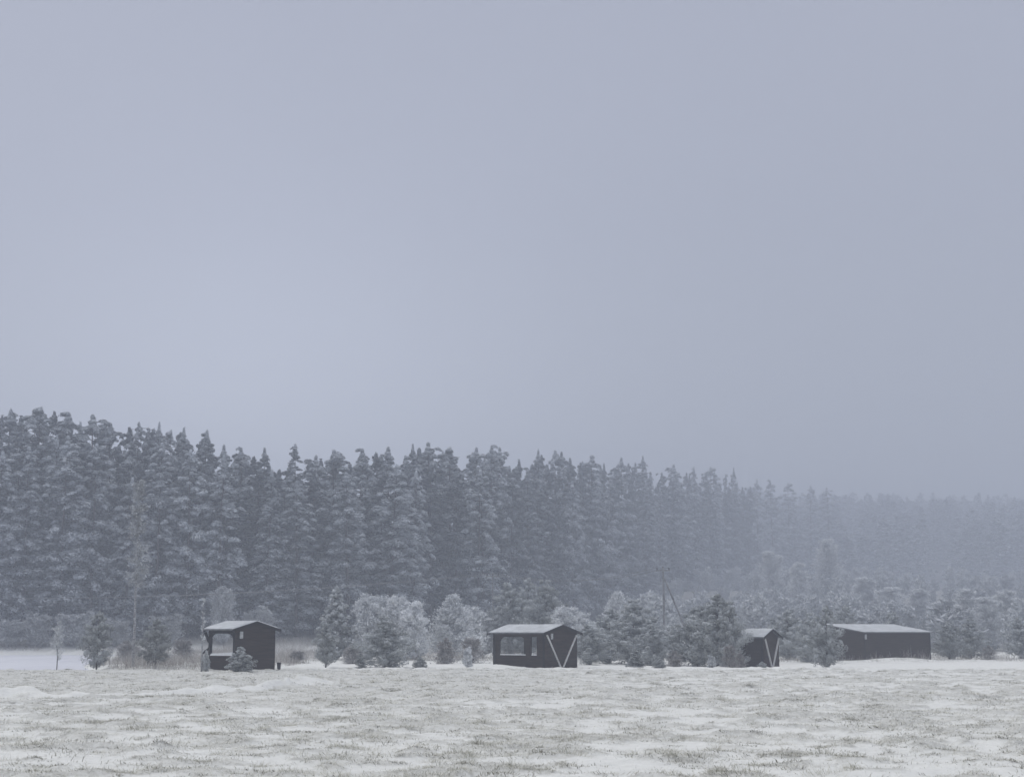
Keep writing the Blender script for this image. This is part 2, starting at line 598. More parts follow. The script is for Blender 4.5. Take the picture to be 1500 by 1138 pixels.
# ------------------------------------------------------------------ tree prototypes
def pads_to_cards(pc, pr, pdir, per, leaf, rng, frost_mu=.42, thin=.5, frost_var=.035, fgrad=.24, droopy=.3, strayf=.22):
    """needle-spray cards lying like shingles over flattened clumps: pc centres, pr (rx, ry, rz), pdir outward azimuth"""
    n = len(pc) * per
    C = np.repeat(pc, per, 0)
    R = np.repeat(pr, per, 0)
    A = np.repeat(pdir, per)
    d = rand_dir(n, rng)
    rr = rng.uniform(.55, 1.0, n) ** .5
    bump = 1.0
    stray = rng.random(n) < strayf
    rr = np.where(stray, rr * rng.uniform(1.0, 1.5, n), rr)
    loc = d * (rr * bump)[:, None] * R
    loc[:, 2] -= droopy * R[:, 0] * ((d[:, 0] + .35) ** 2 + d[:, 1] ** 2) * rr ** 2 * np.where(d[:, 2] > -.2, 1, .6)
    T1 = np.repeat(rng.normal(0, .22, len(pc)), per)
    T2 = np.repeat(rng.normal(0, .22, len(pc)), per)
    loc[:, 2] += loc[:, 0] * T1 + loc[:, 1] * T2
    ca, sa = np.cos(A), np.sin(A)
    rot = lambda q: np.stack([q[:, 0] * ca - q[:, 1] * sa, q[:, 0] * sa + q[:, 1] * ca, q[:, 2]], -1)
    nm = unit(rot(d / R) * R[:, :1] * .8 + rand_dir(n, rng) * .32)
    out = rot(np.stack([np.ones(n), d[:, 1] * .6, np.full(n, .35)], -1))
    ax = out * .8 + rand_dir(n, rng) * .8
    ax = unit(ax - nm * (ax * nm).sum(1, keepdims=True))
    ln = leaf * rng.uniform(.6, 1.5, n)
    wd = ln * rng.uniform(thin * .7, thin * 1.3, n)
    fr = frost_mu + rng.normal(0, frost_var, n) + fgrad * d[:, 2] + np.repeat(rng.normal(0, .06, len(pc)), per)
    return cards(C + rot(loc), ax, nm, ln, wd), np.clip(fr, 0, 1)


def conifer(name, seed, H, R, prof, cb, spacing, nb, pad, per, leaf, droop, frost_mu, mats, trunk_r, jitter=.25, lift=0.0, stub=0, gaps=.12, flat=(.36, .6), sep=1.05, fgrad=.24, droopy=.3, strayf=.22, leader=1.35):
    rng = np.random.default_rng(seed)
    lean = rng.normal(0, .012, 2)
    nz = 9
    zz = np.linspace(0, H * .97, nz)
    pts = np.stack([lean[0] * zz + .06 * np.sin(zz * .5 + seed), lean[1] * zz, zz - .15], -1)
    tb = MB()
    tb.tube(pts, trunk_r * (1 - zz / H) + trunk_r * .08, 7)
    pc, pr, pd = [], [], []
    z = H * cb
    while z < H * .965:
        t_ = (z / H - cb) / (1 - cb)
        r0 = R * prof(t_)
        k = max(3, int(round(nb * (0.55 + .45 * min(1, r0 / R * 1.3)))))
        ph = rng.uniform(0, 6.28)
        for j in range(k):
            if rng.random() < gaps:
                continue
            a = ph + 2 * math.pi * j / k + rng.normal(0, .3)
            L = r0 * rng.uniform(1 - 1.6 * jitter, 1 + jitter)
            zz_ = z + rng.normal(0, spacing * .35)
            tip = np.array([math.cos(a) * L, math.sin(a) * L, L * (droop if t_ < .6 else droop * .3 + lift * t_)])
            org = np.array([lean[0] * zz_, lean[1] * zz_, zz_])
            if L > pad * .5:
                tb.tube([org, org + tip * .55 + np.array([0, 0, .04 * L]), org + tip], [trunk_r * .2, trunk_r * .12, trunk_r * .04], 4)
            m = max(1, int(round(L / (pad * sep))))
            for q in range(m):
                f = (q + 1.0) / m
                if f < .4 and rng.random() < .5:
                    continue
                w = pad * rng.uniform(.5, 1.2) * (1.0 if f > .6 else .8) * (1 - .68 * t_ ** 1.6)
                c = org + tip * (f - .12) + rng.normal(0, pad * .16, 3) * np.array([1, 1, .6])
                pc.append(c)
                pr.append((w, w * rng.uniform(.7, 1.05), w * rng.uniform(*flat)))
                pd.append(a)
        z += spacing * rng.uniform(.75, 1.25) * (1 - .62 * t_)
    for q in range(3):
        w = pad * .36
        pc.append(np.array([lean[0] * H, lean[1] * H, H * (.95 + .02 * q)]))
        pr.append((w * (1.1 - .36 * q), w * (1.1 - .36 * q), w * leader))
        pd.append(rng.uniform(0, 6))
    for q in range(stub):            # bare dead stubs on the lower stem
        z0 = H * cb * rng.uniform(.3, 1.0)
        a = rng.uniform(0, 6.28)
        L = R * rng.uniform(.2, .6)
        tb.tube([(0, 0, z0), (math.cos(a) * L, math.sin(a) * L, z0 - .1 * L)], [trunk_r * .15, trunk_r * .04], 4)
    v, fr = pads_to_cards(np.array(pc), np.array(pr), np.array(pd), per, leaf, rng, frost_mu=frost_mu, fgrad=fgrad, droopy=droopy, strayf=strayf)
    return dict(name=name, H=H, R=R, trunk=tb, v=v, fr=fr, mats=mats)


def deciduous(name, seed, H, R, stems, per, leaf, frost_mu, mats, trunk_r, base=.04, crown_w=lambda t: math.sin(math.pi * min(1, .15 + .8 * t)), clumps=60, weep=0.0, thin=.16, rise=(.5, 1.1)):
    """frosted bush or birch: fine twig cards along many upright shoots"""
    rng = np.random.default_rng(seed)
    tb = MB()
    A, B, FR = [], [], []
    for s in range(stems):
        a = rng.uniform(0, 6.28)
        lean = R * (.55 if stems > 1 else .06) * rng.uniform(.15, 1)
        h = H * (rng.uniform(.8, 1.0) if stems > 1 else 1.0) * (1 - .6 * (lean / R) ** 2)
        k = np.linspace(0, 1, 6)
        pts = np.stack([math.cos(a) * lean * k ** 1.2, math.sin(a) * lean * k ** 1.2, h * k * .96 - .1], -1)
        pts[1:5] += rng.normal(0, R * .03, (4, 3))
        tb.tube(pts, trunk_r * (1 - k * .9), 5)
        for q in range(max(3, clumps // stems)):
            t_ = base + (1 - base) * rng.random() ** .8
            o = np.array([np.interp(t_, k, pts[:, i]) for i in range(3)])
            w = R * crown_w(t_) * (.78 if stems > 1 else 1.0) * rng.uniform(.35, 1.0)
            b = rng.uniform(0, 6.28)
            e = o + np.array([math.cos(b) * w, math.sin(b) * w, w * rng.uniform(*rise) - weep * w])
            if rng.random() < .5:
                tb.tube([o, (o + e) / 2 + np.array([0, 0, .06 * w]), e], [trunk_r * .22, trunk_r * .14, trunk_r * .05], 4)
            m = per
            f = rng.random(m) ** .7
            p = o + (e - o) * f[:, None] + rng.normal(0, 1, (m, 3)) * (.05 + .16 * f[:, None]) * max(w, .3 * R)
            p[:, 2] -= weep * .5 * w * f * rng.random(m)
            A.append(p)
            dr = unit((e - o)[None] / max(np.linalg.norm(e - o), 1e-6) + rng.normal(0, .6, (m, 3)) + np.array([0, 0, .5 - 1.6 * weep]))
            B.append(dr)
            FR.append(np.clip(frost_mu + rng.normal(0, .16, m) + rng.normal(0, .08), 0, 1))
    p, d, fr = np.concatenate(A), np.concatenate(B), np.concatenate(FR)
    p[:, 2] = np.maximum(p[:, 2], .03)
    n = len(p)
    ln = leaf * rng.uniform(.6, 1.6, n)
    v = cards(p, d, rand_dir(n, rng), ln, ln * thin * rng.uniform(.7, 1.4, n))
    return dict(name=name, H=H, R=R, trunk=tb, v=v, fr=fr, mats=mats)


PROTO = {}


def get_meshes(key):
    """trunk and crown mesh of a prototype, made once"""
    p = PROTO[key]
    if 'tm' not in p:
        me = bpy.data.meshes.new('trunk')
        me.from_pydata(p['trunk'].v, [], p['trunk'].f)
        me.polygons.foreach_set('use_smooth', np.ones(len(me.polygons), bool))
        me.materials.append(p['mats'][1])
        cm = card_mesh('crown', p['v'], p['fr'])
        cm.materials.append(p['mats'][0])
        p['tm'], p['cm'] = me, cm
    return p['tm'], p['cm']


def tree(key, name, loc, height, halfw, label, cat, group=None, rz=None, trunk_mat=None):
    """one tree: Empty at its foot, trunk and crown as parts"""
    p = PROTO[key]
    tm, cm = get_meshes(key)
    root = empty(name, loc, RNG.uniform(0, 6.28) if rz is None else rz)
    sz_ = height / p['H']
    sr = (halfw / p['R']) if halfw else sz_
    root.scale = (sr, sr, sz_)
    for nm, m in (('trunk', tm), ('crown', cm)):
        o = bpy.data.objects.new(nm, m)
        COL.objects.link(o)
        o.parent = root
    tag(root, label, cat, group)
    return root


def prof_pine(t):
    return max(.04, (.5 + .5 * min(1, t / .22)) * (1 - max(0, t - .15) / .85) ** .52)


def prof_old(t):
    return (.62 + .38 * math.sin(math.pi * min(1, t * 1.15 + .1))) * (1 - max(0, t - .5) ** 2 * 3.2)


def prof_round(t):
    return (.7 + .3 * math.sin(math.pi * t)) * math.sqrt(max(0.01, 1 - max(0, (t - .4) / .6) ** 1.8 * .985))


def prof_spruce(t):
    return max(.03, (1 - t) ** .85) * (1 if t > .08 else .7 + 3.7 * t)


def prof_young(t):
    return (.35 + .65 * math.sin(math.pi * min(1, t * .75 + .3))) * (1 - .75 * t ** 2)


FP = (M['pine'], M['bark'])
for i in range(6):
    PROTO['pine%d' % i] = conifer('pine', 100 + i, 26, 3.4, prof_pine, .05 + .04 * (i % 3), 1.35 + .1 * (i % 2), 5.2, 1.2, 190, .30, -.24 + .05 * (i % 3), .67, FP, .24, lift=.12, stub=8, sep=1.45, gaps=.14, flat=(.36, .62), jitter=.33, fgrad=.36, strayf=.12, leader=.95)
for i in range(4):
    PROTO['round%d' % i] = conifer('pine', 200 + i, 25, 3.2, prof_round, .12 + .05 * i, 1.45, 4.9, 1.3, 190, .30, -.12, .65, FP, .25, lift=.12, stub=14, sep=1.45, gaps=.14, flat=(.38, .66), jitter=.35, fgrad=.36, strayf=.12, leader=.7)
for i in range(3):
    PROTO['spruce%d' % i] = conifer('spruce', 300 + i, 26, 3.3, prof_spruce, .04, 1.05, 5.6, 1.0, 160, .28, -.30, .62, FP, .24, jitter=.28, sep=1.35, flat=(.32, .52), lift=.1, fgrad=.34, strayf=.14)
for i in range(3):      # sheltered trees inside the wood: less frost, gap shade painted into their tone
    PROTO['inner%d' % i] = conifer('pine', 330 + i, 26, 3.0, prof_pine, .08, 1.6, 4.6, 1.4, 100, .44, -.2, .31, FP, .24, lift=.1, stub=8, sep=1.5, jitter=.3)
for i in range(2):  # round-headed inner trees, darkened the same way for the shade of the gaps
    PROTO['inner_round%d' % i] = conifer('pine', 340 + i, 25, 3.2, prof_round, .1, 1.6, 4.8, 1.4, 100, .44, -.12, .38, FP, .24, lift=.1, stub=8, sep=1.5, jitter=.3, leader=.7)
YP = (M['young'], M['bark'])
for i in range(4):
    PROTO['young%d' % i] = conifer('young_pine', 400 + i, 3.3, .95, prof_young, .12, .27, 5, .30, 130, .09, .5, .68, YP, .055, jitter=.35, lift=.6, flat=(.6, 1.1), gaps=.2, fgrad=.12, droopy=-.1, strayf=.4)
PROTO['frosted_young0'] = conifer('young_pine', 410, 3.3, .95, prof_young, .05, .25, 6, .30, 90, .11, .45, .74, YP, .05, jitter=.3, lift=.6, flat=(.7, 1.1))
PROTO['frosted_young1'] = conifer('young_pine', 411, 3.3, .95, prof_spruce, .06, .26, 6, .27, 90, .12, .3, .66, YP, .05, jitter=.3, lift=.5, flat=(.5, .9))
for i in range(3):
    PROTO['mid_pine%d' % i] = conifer('pine', 420 + i, 5.5, 2.0, prof_young, .04, .36, 6.5, .42, 150, .12, .42, .77, YP, .09, jitter=.4, lift=.55, flat=(.6, 1.2), gaps=.2, fgrad=.1, droopy=-.1, strayf=.4)
BP = (M['bush'], M['birch'])
RP = (M['rosy'], M['bark'])
for i in range(3):
    PROTO['bush%d' % i] = deciduous('bush', 500 + i, 4.6, 1.5, 9, 170, .12, .86, BP, .035, clumps=230, thin=.36, crown_w=lambda t: .3 + .55 * (1 - t))
for i in range(3):
    PROTO['dim_bush%d' % i] = deciduous('bush', 560 + i, 4.6, 1.7, 8, 120, .16, .40, BP, .035, clumps=200, thin=.3, crown_w=lambda t: .35 + .6 * (1 - t))
PROTO['cone_bush0'] = deciduous('bush', 510, 5, 1.6, 1, 170, .12, .84, BP, .06, base=.03, clumps=230, crown_w=lambda t: (1.04 - t) * 1.0, thin=.36)
PROTO['cone_bush1'] = deciduous('bush', 511, 5, 1.6, 1, 170, .12, .84, BP, .06, base=.03, clumps=210, crown_w=lambda t: (1.04 - t) ** .7, thin=.42)
for i in range(2):
    PROTO['rosy%d' % i] = deciduous('bush', 520 + i, 1.8, .9, 8, 90, .12, .52, RP, .016, clumps=80, thin=.25, crown_w=lambda t: .3 + .9 * (1 - t), rise=(-.3, .5), base=.0)
    PROTO['small%d' % i] = deciduous('bush', 530 + i, 1.1, .5, 9, 60, .09, .66, BP, .012, clumps=90, crown_w=lambda t: 1.05 - .8 * t, thin=.4)
PROTO['sapling0'] = deciduous('birch', 540, 3.2, .95, 1, 60, .10, .72, (M['bush'], M['bark']), .04, base=.2, clumps=46, crown_w=lambda t: .8 - .55 * t, thin=.22)
PROTO['sapling1'] = deciduous('birch', 541, 4.6, .4, 1, 30, .10, .75, BP, .075, base=.15, clumps=30, crown_w=lambda t: .8 - .5 * t, thin=.2)
for i in range(2):
    PROTO['birch%d' % i] = deciduous('birch', 550 + i, 13, 2.6, 5, 110, .3, .88, BP, .07, base=.1, clumps=240, crown_w=lambda t: .35 + .5 * math.sin(math.pi * min(1, t)), weep=.35, thin=.16)
PROTO['slim_birch'] = deciduous('birch', 560, 12, .9, 1, 60, .2, .36, BP, .12, base=.42, clumps=90, crown_w=lambda t: .5 + .5 * math.sin(math.pi * t), weep=.5, thin=.2)


def stand(px, py_base, D):
    """foot of something D metres off in column px: on the real ground"""
    x = (px - 750.0) / F * D
    return np.array([x, D, float(ground_z(x, D)) - .03])


def height_to(px, py_top, D):
    return at(px, py_top, D)[2] - float(ground_z((px - 750.0) / F * D, D))


# ------------------------------------------------------------------ the wood
SKY_X = [-120, -40, 10, 50, 95, 130, 170, 195, 225, 262, 293, 325, 358, 387, 410, 433, 455, 485, 510, 533, 572, 610, 632, 655, 690, 720, 750, 785, 825, 860, 910, 940, 958, 985, 1015, 1040, 1075, 1100, 1130, 1180, 1240]
SKY_Y = [600, 612, 603, 597, 603, 608, 622, 620, 622, 627, 634, 655, 657, 660, 680, 653, 667, 660, 672, 657, 655, 653, 648, 656, 657, 653, 662, 662, 661, 668, 672, 670, 681, 682, 686, 684, 690, 705, 705, 712, 716]


def D_front(px):
    return np.interp(px, [-200, 0, 300, 500, 700, 800, 900, 1000, 1080, 1150, 1250], [176, 178, 183, 190, 215, 265, 345, 445, 535, 615, 660])


FRONT = [   # px, top py, prototype, half width, label
    (-52, 640, 'pine0', 3.3, None),
    (-8, 662, 'pine1', 3.2, 'frosted pine at the wood edge cut off by the left side of the picture'),
    (40, 655, 'pine2', 3.4, 'broad frosted pine at the wood edge behind the pond, left of the sapling'),
    (92, 640, 'pine4', 3.3, 'frosted pine at the wood edge straight behind the bare birch sapling'),
    (138, 650, 'round0', 2.9, 'frosted pine at the wood edge behind the dark young pine beside the pond'),
    (188, 700, 'pine1', 2.6, 'lower frosted pine at the wood edge behind the tall slim birch'),
    (232, 650, 'pine0', 3.1, 'frosted pine at the wood edge rising behind the small pine left of the open shelter'),
    (278, 660, 'pine5', 3.0, 'frosted pine at the wood edge just left of the thin stem by the open shelter'),
    (322, 668, 'pine3', 3.1, 'frosted pine at the wood edge above the snowy eave of the open shelter'),
    (392, 690, 'spruce1', 2.9, 'frosted spruce at the wood edge right of the open shelter gable'),
    (437, 705, 'pine4', 3.1, 'shorter frosted pine at the wood edge left of the pale spruce-shaped tree'),
    (512, 692, 'round2', 3.0, 'pale frosted pine at the wood edge behind the frosted spruce-shaped tree'),
    (572, 682, 'pine2', 3.6, 'broad frosted pine at the wood edge behind the rounded hoar-frosted bushes'),
    (606, 690, 'pine1', 2.6, 'narrow frosted pine at the wood edge behind the right-hand rounded bush'),
    (700, 690, 'pine5', 3.3, 'frosted pine at the wood edge behind the cone-shaped pale bush and the thin wire pole'),
    (775, 690, 'spruce0', 3.9, 'wide frosted spruce at the wood edge above the roof of the middle shelter'),
    (838, 705, 'pine0', 3.4, 'hazy frosted pine at the wood edge behind the rounded pines right of the middle shelter'),
    (893, 698, 'round1', 3.6, 'hazy frosted pine at the wood edge halfway from the middle shelter to the crossarm pole'),
    (945, 705, 'spruce2', 3.8, 'hazy frosted spruce at the wood edge just left of the crossarm pole'),
    (1000, 708, 'pine4', 4.0, 'hazy frosted pine at the wood edge behind the slanting pole brace'),
    (1050, 715, 'pine2', 4.0, 'fog-dimmed pine at the wood edge behind the big pine clump beside the small shelter'),
]
for px, py, key, hw, lab in FRONT:
    D = float(D_front(px))
    if lab is None:
        continue
    tree(key, 'spruce_tree' if 'spruce' in key else 'pine_tree', stand(px, 0, D), height_to(px, py, D), hw, lab, 'pine tree' if 'spruce' not in key else 'spruce tree', 'frosted trees along the wood edge')

SKYLINE = [   # px, top py, prototype, half width, depth behind the front, label
    (10, 603, 'spruce1', 3.2, 9, 'pointed frosted spruce topping the wood near its left end'),
    (55, 596, 'round0', 3.1, 10, 'tallest frosted pine of the wood, with a round head, at the left'),
    (92, 603, 'round1', 3.2, 13, 'round-headed frosted pine on the skyline right beside the tallest pine'),
    (133, 607, 'round2', 3.1, 9, 'frosted pine with a lopsided ragged head left of the narrow sky gap'),
    (166, 622, 'pine1', 2.8, 12, 'frosted pine sloping down to the narrow sky gap on the skyline'),
    (197, 618, 'round2', 1.7, 14, 'thin round-headed pine standing right of the narrow sky gap'),
    (226, 622, 'spruce0', 2.0, 10, 'narrow dark-tipped spruce beside the thin round-headed pine'),
    (248, 630, 'round0', 1.8, 13, 'small round-topped pine between two narrow spruce tips on the skyline'),
    (264, 628, 'spruce2', 2.0, 9, 'narrow spruce tip left of the pointed spruce above the open shelter'),
    (293, 632, 'spruce1', 2.6, 11, 'sharply pointed frosted spruce on the skyline above the open shelter'),
    (327, 654, 'spruce0', 2.4, 10, 'first low skyline spruce right of the sharply pointed one'),
    (357, 656, 'round1', 2.0, 12, 'small round-headed pine on the skyline above the ridge of the open shelter'),
    (387, 658, 'spruce2', 2.3, 8, 'spruce with bent side tips on the skyline left of the dark lone spire'),
    (433, 652, 'spruce1', 2.7, 14, 'dark ragged spruce standing clear against the sky with small sky holes below it'),
    (458, 668, 'round2', 2.0, 9, 'low rounded pine just right of the dark ragged spruce'),
    (486, 659, 'round0', 2.7, 11, 'round-headed pine on the skyline above the frosted spruce-shaped tree'),
    (533, 657, 'round1', 2.4, 10, 'twin-lobed pine at the left start of the flat-topped middle skyline'),
    (571, 655, 'pine3', 2.8, 12, 'pine on the flat-topped skyline above the rounded hoar-frosted bushes'),
    (602, 652, 'spruce2', 2.0, 9, 'narrow spruce tip beside the highest knob of the middle skyline'),
    (632, 648, 'round2', 2.5, 13, 'highest blunt-headed pine of the middle skyline'),
    (660, 655, 'round0', 2.5, 10, 'blunt pine top right of the highest knob of the middle skyline'),
    (692, 657, 'pine1', 2.5, 14, 'pine top on the skyline above the cone-shaped pale bush'),
    (716, 653, 'round1', 2.3, 10, 'blunt pale pine top left of a paired one, above the thin wire pole'),
    (734, 655, 'round2', 2.2, 12, 'paired blunt pine top above the left eave of the middle shelter'),
    (786, 661, 'spruce0', 2.4, 12, 'spruce tip on the skyline above the middle shelter roof'),
    (812, 660, 'round0', 2.6, 10, 'round pine top on the skyline above the V braces of the middle shelter'),
    (862, 667, 'round1', 3.4, 10, 'broad dome-headed hazy pine on the skyline right of the middle shelter'),
    (912, 671, 'pine0', 3.3, 12, 'hazy pine top on the level skyline between dome-headed pine and crossarm pole'),
    (941, 669, 'spruce2', 3.2, 10, 'hazy spruce at the right end of the level skyline'),
    (985, 681, 'round2', 3.5, 10, 'blurred pine top on the skyline above the crossarm pole'),
    (1018, 684, 'spruce1', 3.2, 10, 'blurred spruce tip right above the slanting pole brace'),
    (1042, 684, 'round0', 3.4, 12, 'blurred round pine top left of the tall foggy spire'),
    (1075, 686, 'spruce0', 2.6, 8, 'tall foggy spire at the right end of the clear wood'),
]
for px, py, key, hw, dd, lab in SKYLINE:
    D = float(D_front(px)) + dd
    tree(key, 'spruce_tree' if 'spruce' in key else 'pine_tree', stand(px, 0, D), height_to(px, py, D), hw * 1.4, lab, 'spruce tree' if 'spruce' in key else 'pine tree', 'trees on the skyline of the wood')

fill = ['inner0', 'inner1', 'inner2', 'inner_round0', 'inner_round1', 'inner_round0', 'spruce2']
for row, (d0, drop, step) in enumerate([(5, 30, 44), (16, 10, 40), (23, 6, 40), (31, 5, 44)]):
    px = -75 + 17 * row
    while px < 1110:
        D = float(D_front(px)) + d0 + RNG.uniform(-2, 2)
        top = float(np.interp(px, SKY_X, SKY_Y)) + drop + abs(RNG.normal(0, 9))
        key = fill[RNG.integers(len(fill))]
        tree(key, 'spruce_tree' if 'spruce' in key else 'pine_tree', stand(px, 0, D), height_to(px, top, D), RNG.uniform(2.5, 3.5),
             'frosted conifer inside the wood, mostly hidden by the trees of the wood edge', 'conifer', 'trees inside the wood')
        px += step * RNG.uniform(.8, 1.2) * 200.0 / D

# the foggy right end: trees standing apart in the fog
FOGGY = [
    (1108, 703, 'pine0', 4.8, 575, 'foggy pine just right of the tall foggy spire'),
    (1132, 703, 'round1', 4.8, 600, 'foggy round pine, first hump right of the spire'),
    (1155, 707, 'round0', 5.0, 625, 'foggy pine, second faint hump right of the spire'),
    (1185, 711, 'pine2', 5.2, 650, 'faint foggy pine above the gap between small shelter and long shed'),
    (1215, 714, 'round2', 5.2, 670, 'very faint foggy pine above the left end of the long shed'),
]
for px, py, key, hw, D, lab in FOGGY:
    tree(key, 'pine_tree', stand(px, 0, D), height_to(px, py, D), hw, lab, 'pine tree', 'trees fading into the fog')

# birches with hoar frost before the foggy wood
BIRCH = [
    (1128, 790, 'birch0', 3.6, 330, 'tall pale hoar-frosted birch above the small shelter roof'),
    (1168, 815, 'birch1', 3.2, 300, 'pale frosted birch left of the tallest pale one, between small shelter and long shed'),
    (1208, 770, 'birch0', 4.4, 345, 'tallest pale frosted birch, above the left end of the long shed'),
    (1262, 838, 'birch1', 3.8, 290, 'low pale frosted birch right behind the long shed roof, left one'),
    (1300, 848, 'birch0', 4.0, 280, 'low pale frosted birch behind the middle of the long shed roof'),
    (1340, 856, 'birch1', 3.6, 285, 'low pale frosted birch behind the right end of the long shed roof'),
    (1372, 868, 'birch0', 2.8, 215, 'faint pale birch just right of the long shed'),
    (1412, 853, 'birch1', 2.8, 190, 'pale frosted birch with spreading head, first of the clump right of the long shed'),
    (1440, 858, 'birch0', 2.6, 182, 'pale frosted birch with a bare stem showing, second right of the long shed'),
    (1468, 855, 'birch1', 2.8, 187, 'pale frosted birch with dark leaning stem, near the right side'),
    (1497, 860, 'birch0', 2.8, 192, 'pale frosted birch cut off by the right side of the picture'),
]
for px, py, key, hw, D, lab in BIRCH:
    tree(key, 'birch_tree', stand(px, 0, D), height_to(px, py, D), hw, lab, 'birch tree', 'frosted birches')

# undergrowth bushes at the foot of the wood
for px, py, hw, lab in [
    (20, 905, 3.0, 'dim frosted bush at the foot of the wood behind the left end of the pond'),
    (62, 895, 2.7, 'dim frosted bush at the foot of the wood left of the bare birch sapling'),
    (118, 888, 3.1, 'dim frosted bush at the foot of the wood between sapling and dark young pine'),
    (175, 900, 2.4, 'dim frosted bush at the foot of the wood left of the slim birch'),
    (250, 892, 2.7, 'dim frosted bush at the foot of the wood right of the second young pine'),
    (330, 858, 2.2, 'tall grey frosted bush behind the roof of the open shelter, over its left part'),
    (390, 886, 2.0, 'pale frosted bush peeping over the rear eave of the open shelter'),
    (368, 892, 1.4, 'small pale bush showing over the ridge of the open shelter'),
]:
    D = float(D_front(px)) - 7
    tree('dim_bush%d' % (int(px) % 3), 'bush', stand(px, 0, D), height_to(px, py, D), hw, lab, 'bush', 'bushes at the foot of the wood')

# far wood in the fog: reads as one mass
rng = np.random.default_rng(99)
VV, FF = [], []
keys = ['pine0', 'round0', 'spruce0', 'pine2']
for i in range(300):
    p = PROTO[keys[i % 4]]
    v = p['v'].reshape(-1, 4, 3)
    sel = rng.choice(len(v), 1500, replace=False)
    v = v[sel]
    c = v.mean(1, keepdims=True)
    v = c + (v - c) * 3.0
    D = 600 + 480 * rng.random()
    px = rng.uniform(1040, 1640)
    x = (px - 750) / F * D
    z0 = float(terrain(x, D))
    topy = np.interp(px, [1060, 1200, 1350, 1500, 1640], [710, 713, 717, 719, 719]) + abs(rng.normal(0, 9)) + 3 * math.sin(px / 37.0)
    s = min(rng.uniform(20, 29), max(8, at(px, topy, D)[2] - z0)) / p['H']
    a = rng.uniform(0, 6.28)
    R3 = np.array([[math.cos(a), -math.sin(a), 0], [math.sin(a), math.cos(a), 0], [0, 0, 1]])
    v = (v @ R3.T) * np.array([1.7, 1.7, s]) + np.array([x, D, z0])
    VV.append(v.reshape(-1, 3))
    FF.append(p['fr'][sel])
me = card_mesh('far_wood', np.concatenate(VV), np.concatenate(FF))
tag(link('far_wood', me, M['pine']), 'distant wooded hillside dissolving into the fog at the right', 'wood', None, 'stuff')

# scrub on the slope behind the small shelter and the long shed
VV, FF = [], []
for i in range(330):
    p = PROTO[('bush0', 'bush1', 'bush2', 'inner0')[0 if i % 9 else 1]] if i % 6 else PROTO['rosy0']
    v = p['v'].reshape(-1, 4, 3)
    sel = rng.choice(len(v), min(len(v), 2000), replace=False)
    v = v[sel]
    c = v.mean(1, keepdims=True)
    v = c + (v - c) * 1.9
    D = rng.uniform(175, 520)
    px = rng.uniform(880, 1620)
    x = (px - 750) / F * D
    if D > forest_edge(x) - 3:
        continue
    a = rng.uniform(0, 6.28)
    k = rng.uniform(.8, 1.6) * (1 if p is not PROTO['rosy0'] else 2.2)
    R3 = np.array([[math.cos(a), -math.sin(a), 0], [math.sin(a), math.cos(a), 0], [0, 0, 1]])
    v = (v @ R3.T) * np.array([1.5 * k, 1.5 * k, k]) + np.array([x, D, float(terrain(x, D))])
    VV.append(v.reshape(-1, 3))
    FF.append(p['fr'][sel] * .45 + .16)
me = card_mesh('frosted_scrub', np.concatenate(VV), np.concatenate(FF))
tag(link('frosted_scrub', me, M['bush']), 'low frosted scrub covering the foggy slope behind the sheds', 'scrub', None, 'stuff')

